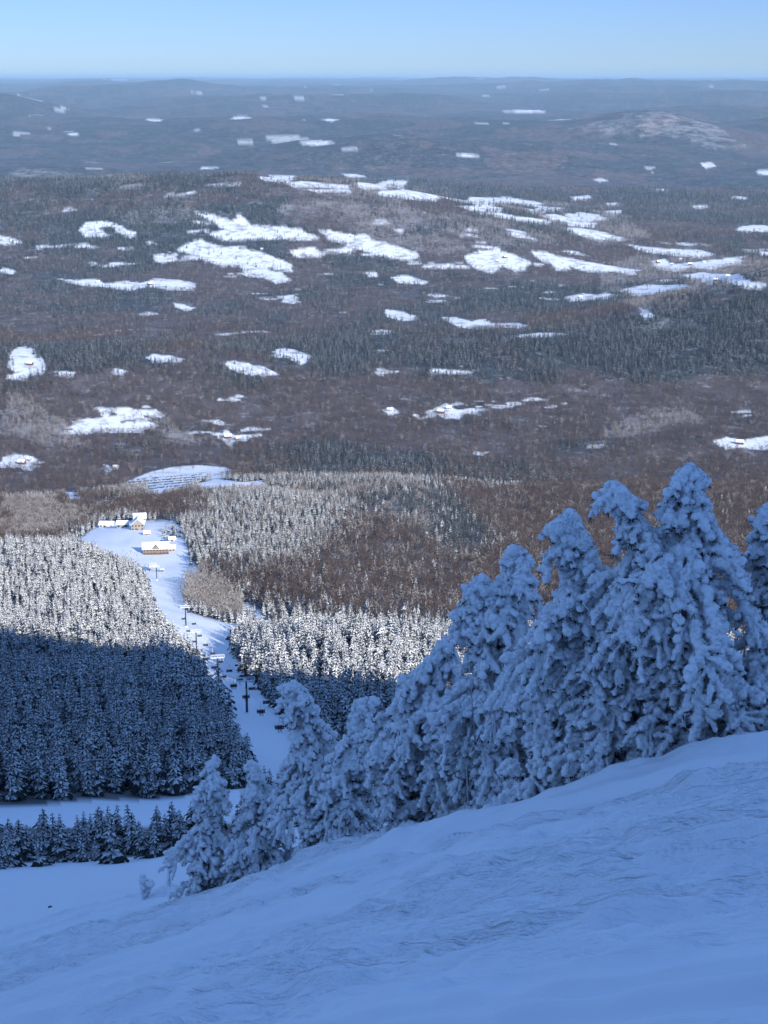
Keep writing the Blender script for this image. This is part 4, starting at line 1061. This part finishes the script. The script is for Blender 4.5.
def build_base():
    l = gable('ski_lodge', 'wide two storey base lodge with orange brown siding and a big snowy roof', 'lodge', 156, 553, 24, 13, 6.2, 4.5, M_wood, .12, 2, 8, True, True)
    MB().box((0, -8.2, 2.2), (25, 4, .3)).build('deck', M_wood, l)
    m = MB()
    for k in range(13): m.box((-12+k*2, -10.1, 2.9), (.12, .12, 1.1))
    m.box((0, -10.1, 3.45), (25, .14, .12)); m.build('railing', M_wood, l)
    g = MB(); g.poly([(-4,-7.6,6.8),(4,-7.6,6.8),(0,-7.6,10.2),(-4,-.5,6.8),(4,-.5,6.8),(0,-.5,10.2)], [(0,1,2),(0,3,4,1),(1,4,5,2),(0,2,5,3)]); g.build('dormer', M_wood, l)
    gable('lodge_annex', 'low annex with a snowy roof joined to the right of the orange lodge', 'building', 168, 551, 9, 9, 3, 2.2, M_tan, .12, 1, 3, True, off=(2, 3))
    gable('gabled_building', 'tall tan building with a steep front gable behind the open snow', 'building', 138, 529, 13, 14, 7, 5.5, M_tan, .1, 2, 4, True, False, False)
    gable('gabled_building', 'second pale building right behind the steep gabled one', 'building', 140, 522, 13, 12, 6, 4, M_white, .15, 2, 4, False, True)
    gable('equipment_barn', 'low barn with a blue grey shadowed wall left of the steep gabled building', 'building', 123, 527, 12, 11, 4.5, 2.5, M_grey, .05, 1, 3, True)  # shadow on this wall is put into its grey colour
    gable('white_house', 'long low white building at the left end of the open snow', 'building', 107, 527, 15, 9, 4, 2.6, M_white, -.05, 1, 4, True)
    gable('rental_hut', 'small reddish hut on the snow between lodge and upper buildings', 'hut', 147, 535, 6, 5, 2.6, 1.8, M_red, .2, 1, 2, True)
    gable('ticket_hut', 'small white hut right of the orange lodge near the trees', 'hut', 172, 541, 6, 5, 2.6, 1.6, M_white, .3, 1, 2, True)
    jk = [flat('pink_jacket', (.5, .12, .16)), flat('blue_jacket', (.05, .12, .35)), flat('black_jacket', (.02, .02, .02))]
    P = [person_proto(False, j, 's') for j in jk]
    spots = [(124, 551, 0, 'skier in pink jacket standing alone farthest left on the open snow'), (127, 554, 1, 'skier in blue jacket just below the pink one farthest left'), (131, 552, 2, 'skier in black standing between two small groups on the open snow'),
             (135, 554, 0, 'skier in pink jacket nearest the orange lodge'), (137, 556, 2, 'skier in black nearest the orange lodge'), (151, 560, 1, 'skier in blue jacket just above the bottom station of the lift')]
    us = set()
    for u, v, c, lb in spots:
        h = hit(u, v); o = P[c] if c not in us else clone(P[c]); us.add(c)
        o.location = (h[0], h[1], float(base_z(h[0], h[1]))); o.rotation_euler = (0, 0, u*1.3); tag(o, lb, 'person', 'skiers at the foot of the mountain')

def build_cars():
    cols = [('white', (.7, .7, .7)), ('black', (.02, .02, .025)), ('grey', (.18, .19, .2)), ('silver', (.45, .46, .48)), ('dark blue', (.02, .05, .16)), ('dark red', (.25, .02, .02))]
    P = []
    for nm, c in cols:
        k = N(nm.replace(' ', '_')+'_car_paint'); k.color(c).rough(.35); k.b.inputs['Coat Weight'].default_value = .5
        o = empty('parked_car', (0, 0, 0)); tag(o, 'small %s car in the rows of the snowy car park' % nm, 'car', 'cars parked in rows')
        m = MB(); m.box((0, 0, .62), (1.85, 4.5, .62), 0, .96); m.build('body', k.m, o)
        MB().box((0, .25, 1.2), (1.65, 2.5, .56), 0, .8).build('cabin', M_glass, o)
        w = MB()
        for x in (-.85, .85):
            for y in (-1.4, 1.4): w.tube((x-.1, y, .33), (x+.1, y, .33), .33, 8)
        w.build('wheels', M_seat, o); o.children[-1].name = 'undercarriage'
        P.append(o)
    rg = random.Random(3); used = set(); n = 0
    poly = lot_p
    rows = [hit(u, v) for u, v in ((150, 479), (150, 481.5), (150, 484), (152, 486.5), (154, 489), (156, 491.5), (158, 494))]
    for ri, h in enumerate(rows):
        for sgn in (0, 1):
            x0 = h[0]-45
            for k in range(50):
                x = x0+k*2.9; y = h[1]+sgn*5.5+(x-x0)*.10+rg.uniform(-1.6, 1.6)
                xa, ya = np.array([x]), np.array([y])
                if not inside(poly, xa, ya)[0] or rg.random() < (.55 if ri == 0 else .24): continue
                if n > 290: continue
                c = rg.choices(range(6), (5, 4, 4, 3, 2, 1))[0]
                o = P[c] if c not in used else clone(P[c]); used.add(c); n += 1
                o.location = (x, y, float(base_z(x, y))+.05); o.rotation_euler = (0, 0, rg.uniform(-.06, .06)+(PI if rg.random() < .5 else 0)-.1)
    for c in range(6):
        if c not in used:
            for ch in list(P[c].children): bpy.data.objects.remove(ch)
            bpy.data.objects.remove(P[c])
    print('cars', n)
    # the dark line of young evergreens across the car park
    a = hit(176, 484); b = hit(233, 469.5); n = 34
    kinds = list(protos['dark'].objects)
    for i in range(n):
        f = i/(n-1); x = a[0]+(b[0]-a[0])*f+rg.uniform(-.7, .7); y = a[1]+(b[1]-a[1])*f
        o = bpy.data.objects.new('young_evergreen', kinds[2].data if i % 2 else kinds[1].data); COL.objects.link(o)
        o.location = (x, y, float(base_z(x, y))-.2); s = rg.uniform(3.2, 4.8); o.scale = (s*1.5, s*1.5, s*.8); o.rotation_euler = (0, 0, rg.uniform(0, 6))
        tag(o, 'small dark evergreen in the line crossing the car park', 'tree', 'row of young evergreens across the car park')

def build_farms():
    spots = [(416,418,0),(441,413,1),(449,409,0),(228,438,1),(238,440,0),(30,461,0),(22,464,1),(116,469,0),(352,237,0),(505,258,1),(498,262,0),(690,265,1),(704,263,0),(680,260,0),(716,281,1),(728,277,0),(390,411,0),(98,283,0),(150,285,1),(288,357,0),(30,365,1),(262,250,0),(580,298,0),(658,263,1),(672,265,0),(740,444,1)]
    A = {}
    for i, (u, v, k) in enumerate(spots):
        rz = (i*1.7) % 1.4-.7
        h = hit(u, v)
        if k not in A:
            A[k] = gable('farmhouse' if k == 0 else 'barn', 'small white house with a snowy roof beside open fields in the valley' if k == 0 else 'small red barn with a snowy roof beside open fields in the valley', 'house' if k == 0 else 'barn', u, v, (10, 13)[k], (8, 9)[k], (4.5, 5)[k], (2.8, 3.4)[k], (M_white, M_red)[k], rz, 1, 4, True, False, True, ('houses across the valley', 'barns across the valley')[k])
        else:
            clone(A[k], (h[0], h[1], float(base_z(h[0], h[1]))-.6), rz)

def build_singles(cand, woods):
    P, keyr, hwm, ishw, dust = cand
    kinds = list(protos['rimed'].objects)
    u, v = project(P[:, 0], P[:, 1], P[:, 2]+P[:, 3]*.5)
    R = np.hypot(P[:, 0], P[:, 1])
    vis = (u > -4) & (u < 772) & (v < 1024) & keyr & seen(P[:, 0], P[:, 1], P[:, 2], P[:, 3], 0.)
    hid = (u > 182) & (v > 845-.55*(u-182)) | ((u > 290) & (v > 705)) | ((u > 430) & (v > 600))
    vis &= ~hid
    idx = np.where(vis)[0]; idx = idx[np.argsort(-(P[idx, 3]/R[idx]))][:300]
    rg = random.Random(5); protos_t = {}
    v_, q_ = trunk_mesh(.022, .006, .9, 6, 3, .01); tm = mk('trunk', v_, q_, M_bark, link=False).data
    for i in idx:
        x, y, z, s, r = P[i]; km = kinds[rg.randrange(4)]
        strip = R[i] < 206
        if strip:
            o = empty('frosted_spruce', (x, y, z)); o.scale = (s*1.1, s*1.1, s); o.rotation_euler = (0, 0, r)
            c = bpy.data.objects.new('crown', km.data); COL.objects.link(c); c.parent = o
            c = bpy.data.objects.new('trunk', tm); COL.objects.link(c); c.parent = o
            tag(o, 'short frosted spruce in the strip between the two shaded trails', 'spruce tree', 'frosted spruces between the two shaded trails')
        else:
            o = bpy.data.objects.new('frosted_spruce', km.data); COL.objects.link(o); o.location = (x, y, z); o.scale = (s, s, s); o.rotation_euler = (0, 0, r)
            tag(o, 'frosted spruce in the dense shaded wood beside the lift piste', 'spruce tree', 'frosted spruces of the shaded wood')
    m = keyr.copy(); m[idx] = False
    woods['rimed'].append(P[m])
    # leafless trees
    A = np.vstack([np.c_[p, np.full(len(p), k)] for k, kk in ((0, 'tan'), (1, 'bare')) for p in woods[kk]])
    R = np.hypot(A[:, 0], A[:, 1]); u, v = project(A[:, 0], A[:, 1], A[:, 2]+A[:, 3]*.7)
    vis = (u > -4) & (u < 772) & seen(A[:, 0], A[:, 1], A[:, 2], A[:, 3], 0.) & ~((u > 450) & (v > 560)) & ~((u > 290) & (v > 705))
    idx = np.where(vis)[0]; idx = idx[np.argsort(-(A[idx, 3]/R[idx]))][:300]
    kb = list(protos['bare'].objects); kt = list(protos['tan'].objects)
    for i in idx:
        tan = A[i, 5] == 0
        o = bpy.data.objects.new('bare_hardwood', (kt if tan else kb)[rg.randrange(2)].data); COL.objects.link(o)
        o.location = A[i, :3]; s = A[i, 3]; o.scale = (s, s, s); o.rotation_euler = (0, 0, A[i, 4])
        tag(o, 'pale frosted leafless tree on the lower mountain beside the ski run' if tan else 'brown leafless tree on the lower mountain slope', 'tree', 'frosted leafless trees' if tan else 'brown leafless trees')
    m = np.ones(len(A), bool); m[idx] = False
    woods['tan'] = [A[m & (A[:, 5] == 0)][:, :5]]; woods['bare'] = [A[m & (A[:, 5] == 1)][:, :5]]

def build_rock():
    h = hit(50, 907)
    rs = np.random.RandomState(4); V = ICO_V*rs.uniform(.75, 1.2, (len(ICO_V), 1))*np.array([.15, .11, .08])
    o = mk('rock', V, ICO_F, M_stone); o.location = (h[0], h[1], float(height(h[0], h[1]))+.05)
    tag(o, 'small dark rock poking out of the snow at the far left rim of the piste', 'rock')
build_ground()
RT = build_rime()
woods, cand = build_woods()
build_singles(cand, woods)
for kk, nm, lb in (('rimed', 'rimed_spruce_forest', 'dense frosted spruce forest on the mountainside'), ('dusted', 'dusted_spruce_forest', 'lightly frosted evergreens farther down'),
                   ('dark', 'dark_conifer_forest', 'dark evergreen woods across the valley'), ('bare', 'bare_hardwood_forest', 'brown leafless hardwood forest'), ('tan', 'frosted_hardwood_forest', 'pale frosted leafless woods')):
    p = np.vstack(woods[kk]); print(kk, len(p)); scatter(nm, kk, p, lb)
build_lift(); build_base(); build_cars(); build_farms(); build_rock()
setup()
